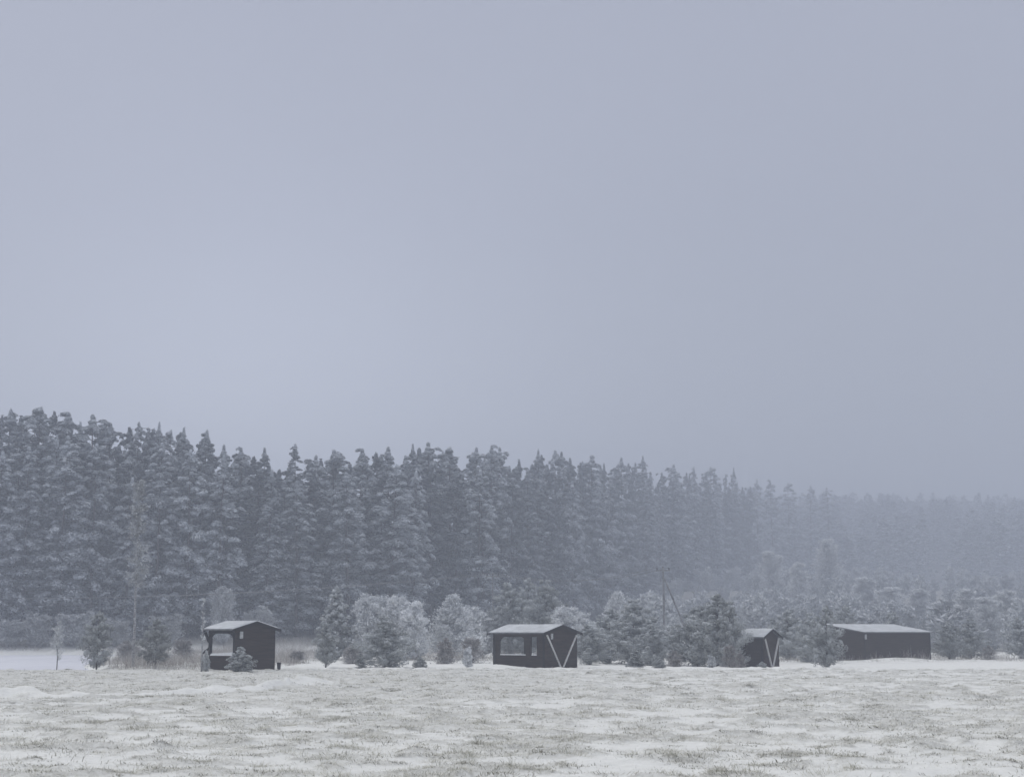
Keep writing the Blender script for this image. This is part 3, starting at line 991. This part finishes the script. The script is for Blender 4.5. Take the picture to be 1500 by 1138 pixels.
# ------------------------------------------------------------------ trees and bushes between pasture and wood
MIDS = [   # name, px, top, D, half width, prototype, category, label, group
    ('birch_sapling', 93, 908, 91, 0.80, 'sapling0', 'birch tree', 'bare frosted birch sapling standing before the snowy pond', None),
    ('young_pine', 151, 897, 93.5, 0.95, 'young0', 'pine tree', 'dark young pine with pale tips beside the right end of the pond', 'young pines'),
    ('young_pine', 236, 908, 95, 0.90, 'young1', 'pine tree', 'young pine on a short dark stem between slim birch and open shelter', 'young pines'),
    ('birch_tree', 203, 690, 98, 0.75, 'slim_birch', 'birch tree', 'tall slim birch with a pale bare stem, left of the open shelter', None),
    ('birch_sapling', 302, 868, 86.5, 0.32, 'sapling1', 'birch tree', 'thin frosted stem standing at the left corner of the open shelter', None),
    ('shrub', 308, 952, 86.5, 0.22, 'frosted_young0', 'shrub', 'frosted shrub at the foot of the thin stem by the open shelter', None),
    ('young_pine', 358, 947, 85.0, 0.68, 'frosted_young0', 'pine tree', 'small pale frosted pine in front of the dark gable of the open shelter', 'young pines'),
    ('young_pine', 481, 913, 96, 0.75, 'young2', 'pine tree', 'slender frosted young pine on a dark stem right of the open shelter', 'young pines'),
    ('spruce_tree', 496, 861, 126, 1.75, 'frosted_young1', 'spruce tree', 'pale frosted spruce-shaped tree left of the rounded bushes', None),
    ('bush', 542, 865, 126, 2.17, 'bush0', 'bush', 'rounded hoar-frosted bush, left one of its clump', 'rounded frosted bushes'),
    ('bush', 568, 862, 128, 2.03, 'bush1', 'bush', 'rounded hoar-frosted bush behind the dark pine in the middle of its clump', 'rounded frosted bushes'),
    ('bush', 586, 863, 125, 1.89, 'bush2', 'bush', 'tallest lobe of hoar-frosted bush just right of the dark pine', 'rounded frosted bushes'),
    ('bush', 611, 876, 124, 2.17, 'bush0', 'bush', 'rounded hoar-frosted bush, lower right one of its clump', 'rounded frosted bushes'),
    ('pine_tree', 566, 905, 96.5, 1.69, 'mid_pine0', 'pine tree', 'dark bushy pine before the rounded hoar-frosted bushes', None),
    ('shrub', 531, 956, 95, 0.42, 'frosted_young1', 'shrub', 'small pale shrub at the left foot of the dark bushy pine', 'small frosted shrubs'),
    ('shrub', 617, 961, 95, 0.40, 'frosted_young0', 'shrub', 'small pale shrub in the snow between dark bushy pine and cone-shaped bush', 'small frosted shrubs'),
    ('shrub', 686, 944, 97, 0.55, 'small1', 'shrub', 'reddish-grey shrub in the snow left of the middle shelter', 'small frosted shrubs'),
    ('shrub', 655, 930, 110, 1.10, 'rosy0', 'shrub', 'dull brown frosted shrub at the foot of the cone-shaped bush', 'brownish frosted shrubs'),
    ('shrub', 692, 925, 112, 1.20, 'rosy1', 'shrub', 'dull brown frosted shrub between cone-shaped bush and middle shelter', 'brownish frosted shrubs'),
    ('shrub', 440, 948, 112, 1.10, 'rosy1', 'shrub', 'low brown shrub right of the bin by the open shelter', 'brownish frosted shrubs'),
    ('shrub', 520, 940, 110, 1.00, 'rosy0', 'shrub', 'brown shrub between slender young pine and dark bushy pine', 'brownish frosted shrubs'),
    ('shrub', 195, 935, 120, 1.30, 'rosy0', 'shrub', 'brown frosted shrub behind the foot of the slim birch', 'brownish frosted shrubs'),
    ('shrub', 275, 930, 125, 1.30, 'rosy1', 'shrub', 'brown frosted shrub behind the left side of the open shelter', 'brownish frosted shrubs'),
    ('bush', 663, 868, 128, 3.04, 'cone_bush0', 'bush', 'cone-shaped pale hoar-frosted bush left of the middle shelter', None),
    ('bush', 690, 878, 134, 2.17, 'bush1', 'bush', 'pale bush directly right of the cone-shaped one', 'frosted bushes by the middle shelter'),
    ('bush', 708, 893, 136, 2.17, 'bush2', 'bush', 'pale bush sloping down towards the left eave of the middle shelter', 'frosted bushes by the middle shelter'),
    ('pine_tree', 748, 856, 136, 2.38, 'mid_pine1', 'pine tree', 'grey frosted pine over the left part of the middle shelter roof', 'pines by the middle shelter'),
    ('pine_tree', 772, 849, 140, 2.25, 'mid_pine2', 'pine tree', 'grey frosted pine over the centre of the middle shelter roof', 'pines by the middle shelter'),
    ('pine_tree', 799, 853, 134, 2.38, 'mid_pine0', 'pine tree', 'grey frosted pine over the ridge end of the middle shelter', 'pines by the middle shelter'),
    ('bush', 828, 878, 126, 2.17, 'bush1', 'bush', 'round pale bush over the rear eave of the middle shelter', 'frosted bushes by the middle shelter'),
    ('bush', 852, 892, 132, 1.89, 'bush0', 'bush', 'pale bush just right of the middle shelter gable', 'frosted bushes by the middle shelter'),
    ('bush', 905, 864, 142, 1.89, 'cone_bush1', 'bush', 'slim pale bush rising behind the pines right of the middle shelter', 'frosted bushes by the middle shelter'),
    ('pine_tree', 862, 915, 108, 1.38, 'mid_pine1', 'pine tree', 'low pine touching the right side of the middle shelter', 'pines right of the middle shelter'),
    ('pine_tree', 889, 893, 113, 2.00, 'mid_pine2', 'pine tree', 'grey-green pine, left one between middle shelter and crossarm pole', 'pines right of the middle shelter'),
    ('pine_tree', 925, 881, 111, 2.31, 'mid_pine0', 'pine tree', 'tallest grey-green pine between middle shelter and crossarm pole', 'pines right of the middle shelter'),
    ('pine_tree', 951, 908, 109, 1.38, 'mid_pine1', 'pine tree', 'low grey-green pine left of the foot of the crossarm pole', 'pines right of the middle shelter'),
    ('young_pine', 929, 948, 96.5, 0.60, 'frosted_young1', 'pine tree', 'small pale tiered pine in front of the tallest grey-green pine', 'young pines'),
    ('shrub', 962, 962, 96, 0.40, 'frosted_young0', 'shrub', 'small pale shrub right of the small tiered pine', 'small frosted shrubs'),
    ('shrub', 985, 950, 104, 0.90, 'rosy0', 'shrub', 'brown shrub below the crossarm pole', 'brownish frosted shrubs'),
    ('bush', 985, 902, 130, 1.74, 'cone_bush0', 'bush', 'slim pale bush beside the foot of the crossarm pole', 'frosted bushes by the middle shelter'),
    ('pine_tree', 1018, 889, 110, 2.00, 'mid_pine1', 'pine tree', 'grey-green pine below the slanting pole brace', 'pines left of the small shelter'),
    ('pine_tree', 1046, 872, 107, 2.38, 'mid_pine2', 'pine tree', 'biggest grey-green pine beside the small shelter', 'pines left of the small shelter'),
    ('pine_tree', 1066, 884, 105, 1.35, 'mid_pine0', 'pine tree', 'grey-green pine hiding the left end of the small shelter', 'pines left of the small shelter'),
    ('shrub', 1064, 937, 100, 0.75, 'rosy1', 'shrub', 'pinkish frosted shrub before the pines beside the small shelter', 'brownish frosted shrubs'),
    ('shrub', 1080, 950, 99, 0.45, 'rosy0', 'shrub', 'pinkish frosted shrub touching the left wall of the small shelter', 'brownish frosted shrubs'),
    ('shrub', 1038, 957, 98, 0.50, 'small1', 'shrub', 'pale spreading shrub before the biggest pine beside the small shelter', 'small frosted shrubs'),
    ('shrub', 1111, 968, 99, 0.28, 'frosted_young0', 'shrub', 'tiny pale shrub at the foot of the small shelter', 'small frosted shrubs'),
    ('pine_tree', 1128, 908, 128, 1.00, 'young3', 'pine tree', 'dim pine top poking over the small shelter roof', 'pines by the long shed'),
    ('pine_tree', 1150, 893, 126, 1.75, 'mid_pine1', 'pine tree', 'dim pine just right of the small shelter', 'pines by the long shed'),
    ('pine_tree', 1182, 900, 118, 1.50, 'mid_pine0', 'pine tree', 'grey pine halfway between small shelter and long shed', 'pines by the long shed'),
    ('pine_tree', 1204, 889, 101, 1.25, 'mid_pine2', 'pine tree', 'frosted pine standing before the left corner of the long shed', 'pines by the long shed'),
    ('pine_tree', 1234, 888, 138, 1.30, 'young1', 'pine tree', 'dim pine top over the left end of the long shed roof', 'pines by the long shed'),
    ('pine_tree', 1303, 897, 150, 1.30, 'young2', 'pine tree', 'faint pine top over the middle of the long shed roof', 'pines by the long shed'),
    ('pine_tree', 1382, 911, 128, 1.38, 'mid_pine1', 'pine tree', 'round grey pine nearest the right end of the long shed', 'pines right of the long shed'),
    ('pine_tree', 1414, 908, 131, 1.38, 'mid_pine0', 'pine tree', 'grey pine, second one right of the long shed', 'pines right of the long shed'),
    ('shrub', 1440, 942, 127, 0.90, 'rosy0', 'shrub', 'low dim shrub between the grey pines right of the long shed', 'brownish frosted shrubs'),
    ('pine_tree', 1486, 905, 130, 1.75, 'mid_pine2', 'pine tree', 'grey pine near the right side of the picture', 'pines right of the long shed'),
]
for name, px, top, D, hw, key, cat, lab, grp in MIDS:
    tree(key, name, stand(px, 0, D), height_to(px, top, D), hw, lab, cat, grp)


# ------------------------------------------------------------------ shelters
def arch_fillet(mb, x0, z_top, r, sign, y0, y1, n=5):
    """filled corner of a rounded opening: corner at (x0, z_top), sign +1 opens to +x"""
    pts = [(x0, z_top)]
    for k in range(n + 1):
        a = math.pi / 2 * k / n
        pts.append((x0 + sign * r * (1 - math.sin(a)), z_top - r * (1 - math.cos(a))))
    if sign < 0:
        pts = pts[::-1]
    mb.prism(pts, 'y', y0, y1)


def snow_sheet(name, x0, x1, y0, z0, y1, z1, thick, seed, parent, mat):
    """uneven snow blanket on one roof slope, from the eave (y0, z0) to the ridge (y1, z1)"""
    nx_, ny_ = 26, 10
    u = np.linspace(0, 1, nx_)
    v = np.linspace(0, 1, ny_)
    U, V = np.meshgrid(u, v)
    Xs = x0 + (x1 - x0) * U
    Ys = y0 + (y1 - y0) * V
    Zs = z0 + (z1 - z0) * V
    edge = np.minimum(np.minimum(U, 1 - U) * (x1 - x0), np.minimum(V, 1 - V) * abs(y1 - y0) + .02)
    th = thick * (.6 + .8 * fbm(Xs * .9 + seed, Ys * 1.3, seed, 3)) * S(edge / .1 + .25)
    top = np.stack([Xs, Ys, Zs + th], -1).reshape(-1, 3)
    bot = np.stack([Xs, Ys, Zs - .0], -1).reshape(-1, 3)
    N = nx_ * ny_
    I = np.arange(N).reshape(ny_, nx_)
    q = [(int(I[j, i]), int(I[j, i + 1]), int(I[j + 1, i + 1]), int(I[j + 1, i])) for j in range(ny_ - 1) for i in range(nx_ - 1)]
    rim = list(I[0, :]) + list(I[1:, -1]) + list(I[-1, -2::-1]) + list(I[-2:0:-1, 0])
    rim = [int(r) for r in rim]
    sides = [(rim[k], rim[k] + N, rim[(k + 1) % len(rim)] + N, rim[(k + 1) % len(rim)]) for k in range(len(rim))]
    m = MB()
    m.add(np.concatenate([top, bot]), q + [tuple(i + N for i in f[::-1]) for f in q] + sides)
    return m.build(name, mat, parent, smooth=False)


def roof_gable(root, L, W, eave, ridge_z, ov, ovx, seed):
    slope = (ridge_z - eave) / (W / 2)
    r = MB()
    th = .07
    for s in (-1, 1):
        y_e = s * (W / 2 + ov)
        z_e = eave - slope * ov
        ys = [(y_e, z_e), (y_e, z_e + th), (0.0, ridge_z + th), (0.0, ridge_z)]
        if s > 0:
            ys = ys[::-1]
        r.prism(ys, 'x', -L / 2 - ovx, L / 2 + ovx)
    roof = r.build('roof', M['sheet'], root)
    for s in (-1, 1):
        snow_sheet('snow_cover', -L / 2 - ovx + .02, L / 2 + ovx - .02, s * (W / 2 + ov - .02), eave - slope * (ov - .02) + th + .004, s * .0, ridge_z + th + .004, .07, seed + s, roof, M['snow'])
    for x in (-L / 2 - ovx - .032, L / 2 + ovx + .004):
        fb = MB()
        for s in (-1, 1):
            y_e = s * (W / 2 + ov)
            z_e = eave - slope * ov
            p = [(y_e, z_e - .09), (y_e, z_e + th - .005), (0.0, ridge_z + th - .005), (0.0, ridge_z - .09)]
            if s > 0:
                p = p[::-1]
            fb.prism(p, 'x', x, x + .028)
        fb.build('barge_board', M['post'], roof)


def gable_poly(W, eave, ridge_z, z0=.0):
    return [(-W / 2, z0), (W / 2, z0), (W / 2, eave), (0, ridge_z), (-W / 2, eave)]


def notice(root, x, y, z, w, h):
    m = MB()
    m.box(x, x + .02, y - w / 2, y + w / 2, z - h / 2, z + h / 2)
    pl = m.build('notice_plate', M['paper'], root)
    return pl


def v_braces(root, x, W, z0, z1, inset):
    for s in (-1, 1):
        m = MB()
        m.bar((x + .025, s * (W / 2 - inset), z1), (x + .025, s * .13, z0), .15, .04)
        m.build('brace', M['white'], root)


def posts(root, L, W, eave):
    for sx_ in (-1, 1):
        for sy_ in (-1, 1):
            m = MB()
            cx, cy = sx_ * (L / 2 - .075), sy_ * (W / 2 - .075)
            m.box(cx - .075, cx + .075, cy - .075, cy + .075, -.3, eave)
            m.build('post', M['post'], root)


def place_from_corner(px, D, L, W, th, near_x):
    """hut centre so that its front corner (near_x = +1 right, -1 left) stands in column px, D metres off"""
    c = np.array([(px - 750) / F * D, D])
    lc = np.array([near_x * L / 2, -W / 2])
    R2 = np.array([[math.cos(th), -math.sin(th)], [math.sin(th), math.cos(th)]])
    return c - R2 @ lc


def hut_root(name, px, D, L, W, th, near_x, zb, label):
    xy = place_from_corner(px, D, L, W, th, near_x)
    r = empty(name, (xy[0], xy[1], zb), th)
    tag(r, label, 'shelter')
    return r


e = .004
# --- open shelter at the left: large arched openings, low parapet, boarded gable
L, W, EV, RG = 2.1, 3.0, 2.3, 2.66
h1 = hut_root('wooden_shelter', 349, 88.3, L, W, -math.radians(37.3), 1, -.02, 'open dark wooden shelter with a big arched opening and a snowy parapet')
posts(h1, L, W, EV)
m = MB()
m.prism([(-W / 2 + .002, -.2), (W / 2 - .002, -.2), (W / 2 - .002, EV - .01), (0, RG - .01), (-W / 2 + .002, EV - .01)], 'x', L / 2 + e, L / 2 + .045)
m.build('gable_wall', M['board'], h1)
m = MB()
m.prism([(-W / 2 + .155, EV), (W / 2 - .155, EV), (0, RG - .02)], 'x', -L / 2 + .02, -L / 2 + .06)
m.box(-L / 2 + .03, -L / 2 + .13, -W / 2 + .155, W / 2 - .155, EV - .2, EV - .004)
m.build('open_gable', M['board'], h1)
for sgn, nm in ((-1, 'front_parapet'), (1, 'rear_parapet')):
    y = sgn * (W / 2 - .06)
    m = MB()
    m.box(-L / 2 + .155, L / 2 - .155, y - .03, y + .03, -.2, .86)
    pw = m.build(nm, M['board'], h1)
    snow_sheet('snow_cap', -L / 2 + .16, L / 2 - .16, y - .09, .864, y + .09, .864, .16, 40 + sgn, pw, M['bank'])
    m = MB()
    m.box(-L / 2 + .155, L / 2 - .155, y - .04, y + .04, EV - .24, EV - .004)
    arch_fillet(m, -L / 2 + .155, EV - .244, .42, 1, y - .035, y + .035)
    arch_fillet(m, L / 2 - .155, EV - .244, .42, -1, y - .035, y + .035)
    m.build('arched_beam', M['post'], h1)
m = MB()
m.box(-L / 2 + .03, -L / 2 + .09, -W / 2 + .155, -.45, -.2, .86)
m.box(-L / 2 + .03, -L / 2 + .09, .45, W / 2 - .155, -.2, .86)
m.build('side_parapet', M['board'], h1)
m = MB()
m.bar((-L / 2 - .02, -W / 2 + .06, 1.25), (-L / 2 - .32, -W / 2 - .12, .98), .09, .08)
m.bar((-L / 2 - .02, -W / 2 + .06, 1.6), (-L / 2 - .30, -W / 2 + .02, 2.12), .12, .1)
m.build('carved_bracket', M['post'], h1)
roof_gable(h1, L, W, EV, RG, .32, .15, 3)
notice(h1, L / 2 + .05, -W / 2 + .42, 1.98, .24, .38)

# --- middle shelter: windowed front, boarded gable with white V braces
L, W, EV, RG = 4.1, 3.0, 2.12, 2.52
h2 = hut_root('wooden_shelter', 797, 96.0, L, W, -math.radians(41.5), 1, -.03, 'dark wooden shelter with an arched window and white V braces on its gable')
posts(h2, L, W, EV)
y0, y1 = -W / 2 + .03, -W / 2 + .09
xa, xb = -L / 2 + .155, L / 2 - .155
w0, w1, s0, s1 = -1.52, .55, .98, 1.42
m = MB()
m.box(xa, xb, y0, y1, -.2, .78)
m.box(xa, w0, y0, y1, .78, 1.86)
m.box(w1, s0, y0, y1, .78, 1.86)
m.box(s1, xb, y0, y1, .78, 1.86)
m.box(xa, xb, y0, y1, 1.86, EV - .004)
arch_fillet(m, w0, 1.86, .38, 1, y0 + .005, y1 - .005)
arch_fillet(m, w1, 1.86, .38, -1, y0 + .005, y1 - .005)
fw = m.build('front_wall', M['board'], h2)
m = MB()
m.box(w0 + .02, w1 - .02, y0 + .0, y1 - .0, .784, .84)
m.box(s0 + .02, s1 - .02, y0 + .0, y1 - .0, .784, .84)
m.build('snowy_sill', M['bank'], fw)
m = MB()
m.prism([(-W / 2 + .002, -.2), (W / 2 - .002, -.2), (W / 2 - .002, EV - .01), (0, RG - .01), (-W / 2 + .002, EV - .01)], 'x', L / 2 + e, L / 2 + .045)
m.build('gable_wall', M['board'], h2)
v_braces(h2, L / 2 + .048, W, .1, 1.98, .12)
m = MB()
m.prism([(-W / 2 + .155, EV), (W / 2 - .155, EV), (0, RG - .02)], 'x', -L / 2 + .02, -L / 2 + .06)
m.box(-L / 2 + .03, -L / 2 + .13, -W / 2 + .155, W / 2 - .155, EV - .16, EV - .004)
m.box(-L / 2 + .03, -L / 2 + .09, -W / 2 + .155, W / 2 - .155, -.2, .8)
m.build('open_gable', M['board'], h2)
m = MB()
m.box(xa, xb, W / 2 - .09, W / 2 - .03, -.2, .8)
m.box(xa, xb, W / 2 - .09, W / 2 - .03, 1.9, EV - .004)
m.box(.6, xb, W / 2 - .09, W / 2 - .03, .8, 1.9)
m.build('rear_wall', M['board'], h2)
roof_gable(h2, L, W, EV, RG, .3, .2, 13)
notice(h2, L / 2 + .05, -W / 2 + .62, 1.9, .2, .34)

# --- small shelter in the fog with V braces
L, W, EV, RG = 3.0, 2.6, 2.02, 2.46
h3 = hut_root('wooden_shelter', 1113, 105.5, L, W, -math.radians(31.5), 1, -.2, 'fog-dimmed wooden shelter with white V braces, half behind pines, right one of the three')
posts(h3, L, W, EV)
m = MB()
m.box(-L / 2 + .155, L / 2 - .155, -W / 2 + .03, -W / 2 + .09, -.2, EV - .004)
m.build('front_wall', M['board'], h3)
m = MB()
m.box(-L / 2 + .155, L / 2 - .155, W / 2 - .09, W / 2 - .03, -.2, EV - .004)
m.build('rear_wall', M['board'], h3)
for x0, x1 in ((L / 2 + e, L / 2 + .045), (-L / 2 - .045, -L / 2 - e)):
    m = MB()
    m.prism([(-W / 2 + .002, -.2), (W / 2 - .002, -.2), (W / 2 - .002, EV - .01), (0, RG - .01), (-W / 2 + .002, EV - .01)], 'x', x0, x1)
    m.build('gable_wall', M['board'], h3)
v_braces(h3, L / 2 + .048, W, .1, 1.95, .12)
roof_gable(h3, L, W, EV, RG, .28, .2, 23)

# --- long closed shed with a lean-to roof
L, W, EV, RG = 7.4, 3.7, 2.1, 2.64
h4 = hut_root('wooden_shed', 1260, 121.5, L, W, math.radians(35.5), -1, -.02, 'long closed dark wooden shed with a single-pitch snowy roof at the right')
h4['category'] = 'shed'
m = MB()
m.box(-L / 2, L / 2, -W / 2, -W / 2 + .06, -.2, EV)
m.build('front_wall', M['board'], h4)
m = MB()
m.box(-L / 2, L / 2, W / 2 - .06, W / 2, -.2, RG - .01)
m.build('rear_wall', M['board'], h4)
for x0 in (-L / 2, L / 2 - .06):
    m = MB()
    m.prism([(-W / 2 + .064, -.2), (W / 2 - .064, -.2), (W / 2 - .064, RG - .03), (-W / 2 + .064, EV - .01)], 'x', x0, x0 + .06)
    m.build('side_wall', M['board'], h4)
for x0 in (-L / 2 - .02, L / 2 - .1):
    m = MB()
    m.box(x0, x0 + .12, -W / 2 - .024, -W / 2 - .003, -.2, EV - .01)
    m.build('corner_board', M['post'], h4)
slope = (RG - EV) / W
ov = .22
m = MB()
m.prism([(-W / 2 - ov, EV - slope * ov), (W / 2 + ov, RG + slope * ov), (W / 2 + ov, RG + slope * ov + .07), (-W / 2 - ov, EV - slope * ov + .07)], 'x', -L / 2 - .18, L / 2 + .18)
rf = m.build('roof', M['sheet'], h4)
snow_sheet('snow_cover', -L / 2 - .16, L / 2 + .16, -W / 2 - ov + .02, EV - slope * ov + .08, W / 2 + ov - .02, RG + slope * ov + .07, .07, 33, rf, M['snow'])
m = MB()
m.box(-L / 2 + .02, -L / 2 + .22, -W / 2 - .05, -W / 2 - .028, 1.62, 1.98)
m.build('notice_plate', M['paper'], h4)

# --- litter bin by the open shelter
xy = at(408.5, 977, 88.5)
tb_ = empty('litter_bin', (xy[0], xy[1], float(ground_z(xy[0], xy[1])) - .02), .3)
tag(tb_, 'small dark litter bin beside the right wall of the open shelter', 'bin')
m = MB()
m.tube([(0, 0, .1), (0, 0, .25), (0, 0, .44)], [.09, .1, .115], 12)
m.build('bucket', M['bin'], tb_)
m = MB()
m.box(-.13, .13, -.13, .13, -.1, .05)
m.box(-.03, .03, -.03, .03, .05, .1)
m.build('foot', M['post'], tb_)
m = MB()
m.tube([(0, 0, .44), (0, 0, .47)], [.125, .12], 12)
m.build('rim', M['bin'], tb_)


# ------------------------------------------------------------------ wire poles and cables
def pole(px, top, D, r, label, brace=False):
    p = stand(px, 0, D)
    H = height_to(px, top, D)
    root = empty('utility_pole', p, 0)
    tag(root, label, 'utility pole', 'wire poles')
    m = MB()
    m.tube([(0, 0, -.3), (.03, 0, H * .5), (0, 0, H)], [r, r * .85, r * .7], 8)
    m.build('pole', M['pole'], root)
    m = MB()
    m.box(-.62, .62, -.05, .05, H - .4, H - .29)
    cr = m.build('crossarm', M['pole'], root)
    for x in (-.52, 0, .52):
        m = MB()
        m.tube([(x, 0, H - .28), (x, 0, H - .2), (x, 0, H - .1)], [.05, .07, .03], 6)
        m.build('insulator', M['bin'], cr)
    if brace:
        m = MB()
        m.tube([(.08, -.05, H - 1.0), (2.9, -.3, -.1)], [.075, .1], 8)
        m.build('brace', M['pole'], root)
    return p, H


pa, ha = pole(970, 829, 142, .12, 'weathered wire pole with crossarm and slanting brace behind the grey-green pines', True)
pbb, hb = pole(722, 838, 150, .06, 'thin faint wire pole rising left of the middle shelter roof')
pc_ = np.array([-62.0, 166.0, 0.0])
cab = []
for k, dx in enumerate((-.52, .52)):
    m = MB()
    pts = []
    spans = [(pa + np.array([dx, 0, ha - .1]), pbb + np.array([dx, 0, hb - .1])), (pbb + np.array([dx, 0, hb - .1]), np.array([-62 + dx, 163.0, 5.6]))]
    for a, b in spans:
        for q in range(12):
            s_ = q / 12.0
            pt = a + (b - a) * s_
            pt[2] -= .9 * 4 * s_ * (1 - s_)
            pts.append(pt)
    pts.append(spans[-1][1])
    m.tube(pts, [.02] * len(pts), 5)
    tag(m.build('power_cable', M['pole']), ['frosted overhead cable slung between the wire poles, near the wood', 'frosted overhead cable slung between the wire poles, near the wood'][k], 'cable', 'overhead cables')

# ------------------------------------------------------------------ fog
m = MB()
m.box(-1100, 1100, -320, 1210, -2.2, 106)
hz = m.build('haze', None)
hm = bpy.data.materials.new('fog')
hm.use_nodes = True
nt = hm.node_tree
nt.nodes.clear()
vo = nt.nodes.new('ShaderNodeVolumePrincipled')
vo.inputs['Color'].default_value = (.665, .718, .835, 1)
vo.inputs['Density'].default_value = .0019
vo.inputs['Density Attribute'].default_value = ''
vo.inputs['Anisotropy'].default_value = .1
om = nt.nodes.new('ShaderNodeOutputMaterial')
nt.links.new(vo.outputs[0], om.inputs['Volume'])
hz.data.materials.append(hm)
tag(hz, 'pale winter fog lying over the pasture and the wood', None, None, 'stuff')

# ------------------------------------------------------------------ sky and sun
SUN_EL, SUN_AZ = math.radians(30), math.radians(-55)      # azimuth from the view axis (+y), negative = left
w = bpy.data.worlds.new('World')
SC.world = w
w.use_nodes = True
nt = w.node_tree
nt.nodes.clear()
out = nt.nodes.new('ShaderNodeOutputWorld')
bg = nt.nodes.new('ShaderNodeBackground')
bg.inputs['Strength'].default_value = .1
sky = nt.nodes.new('ShaderNodeTexSky')
sky.sky_type = 'NISHITA'
sky.sun_disc = False
sky.sun_elevation = SUN_EL
sky.sun_rotation = SUN_AZ
sky.air_density = 1.0
sky.dust_density = 3.0
tc = nt.nodes.new('ShaderNodeTexCoord')
sep = nt.nodes.new('ShaderNodeSeparateXYZ')
nt.links.new(tc.outputs['Generated'], sep.inputs[0])


def wmath(op, a, b, clamp=False):
    m_ = nt.nodes.new('ShaderNodeMath')
    m_.operation = op
    m_.use_clamp = clamp
    for i, x in enumerate((a, b)):
        if isinstance(x, (int, float)):
            m_.inputs[i].default_value = x
        else:
            nt.links.new(x, m_.inputs[i])
    return m_.outputs[0]


def wmix(fac, a, b):
    m_ = nt.nodes.new('ShaderNodeMix')
    m_.data_type = 'RGBA'
    for i, x in ((0, fac), (6, a), (7, b)):
        if isinstance(x, (int, float)):
            m_.inputs[i].default_value = x
        elif isinstance(x, tuple):
            m_.inputs[i].default_value = (*x, 1)
        else:
            nt.links.new(x, m_.inputs[i])
    return m_.outputs[2]


# cloud deck: radiance by height above the horizon, brighter overhead (in units the strength of 0.1 scales)
rp = nt.nodes.new('ShaderNodeValToRGB')
els = rp.color_ramp.elements
while len(els) < 5:
    els.new(.5)
for el, (p, c) in zip(els, [(0.0, (.54, .575, .66)), (.10, (.56, .595, .685)), (.25, (.475, .502, .605)), (.42, (.445, .468, .572)), (1.0, (1.56, 1.56, 1.55))]):
    el.position = p
    el.color = (*c, 1)
nt.links.new(wmath('ABSOLUTE', sep.outputs[2], 0), rp.inputs[0])
gd = np.array([math.sin(-.17) * math.cos(.03), math.cos(-.17) * math.cos(.03), math.sin(.03)])
dt = nt.nodes.new('ShaderNodeVectorMath')
dt.operation = 'DOT_PRODUCT'
nt.links.new(tc.outputs['Generated'], dt.inputs[0])
dt.inputs[1].default_value = tuple(gd)
glow = wmath('POWER', wmath('MAXIMUM', dt.outputs['Value'], 0.0), 60.0)      # thinner cloud low on the left
murk = wmath('MULTIPLY', wmath('MAXIMUM', sep.outputs[0], 0.0), wmath('SUBTRACT', 1.0, wmath('MULTIPLY', sep.outputs[2], 2.4), True))
side = wmath('SUBTRACT', wmath('ADD', .935, wmath('MULTIPLY', glow, .85)), wmath('MULTIPLY', murk, .75))
vm = nt.nodes.new('ShaderNodeVectorMath')
vm.operation = 'SCALE'
nt.links.new(rp.outputs[0], vm.inputs[0])
nt.links.new(wmath('MULTIPLY', side, 10.0), vm.inputs['Scale'])
nzw = nt.nodes.new('ShaderNodeTexNoise')
nzw.inputs['Scale'].default_value = 2.2
nzw.inputs['Detail'].default_value = 3
nt.links.new(tc.outputs['Generated'], nzw.inputs[0])
vm2 = nt.nodes.new('ShaderNodeVectorMath')
vm2.operation = 'SCALE'
nt.links.new(vm.outputs[0], vm2.inputs[0])
nt.links.new(wmath('ADD', .95, wmath('MULTIPLY', nzw.outputs[0], .1)), vm2.inputs['Scale'])
nt.links.new(wmix(.93, sky.outputs[0], vm2.outputs[0]), bg.inputs['Color'])
nt.links.new(bg.outputs[0], out.inputs['Surface'])

sl = bpy.data.lights.new('sun', 'SUN')
sl.energy = .9
sl.angle = math.radians(30)
sl.color = (1.0, .95, .86)
so = bpy.data.objects.new('sun', sl)
COL.objects.link(so)
dv = np.array([math.sin(SUN_AZ) * math.cos(SUN_EL), math.cos(SUN_AZ) * math.cos(SUN_EL), math.sin(SUN_EL)])
from mathutils import Vector
so.rotation_euler = Vector(tuple(-dv)).to_track_quat('-Z', 'Y').to_euler()

# ------------------------------------------------------------------ camera and render settings
cd = bpy.data.cameras.new('camera')
cd.lens = 36.0 * F / 1500.0
cd.sensor_width = 36
cd.clip_start = .1
cd.clip_end = 5000
co = bpy.data.objects.new('camera', cd)
COL.objects.link(co)
co.location = (0, 0, EYE)
co.rotation_euler = (math.pi / 2 + PITCH, 0, 0)
SC.camera = co

SC.view_settings.view_transform = 'Standard'
SC.view_settings.look = 'None'
SC.view_settings.exposure = 0
SC.view_settings.gamma = 1
SC.cycles.use_denoising = True
SC.cycles.max_bounces = 6
SC.cycles.diffuse_bounces = 3
SC.cycles.volume_bounces = 2
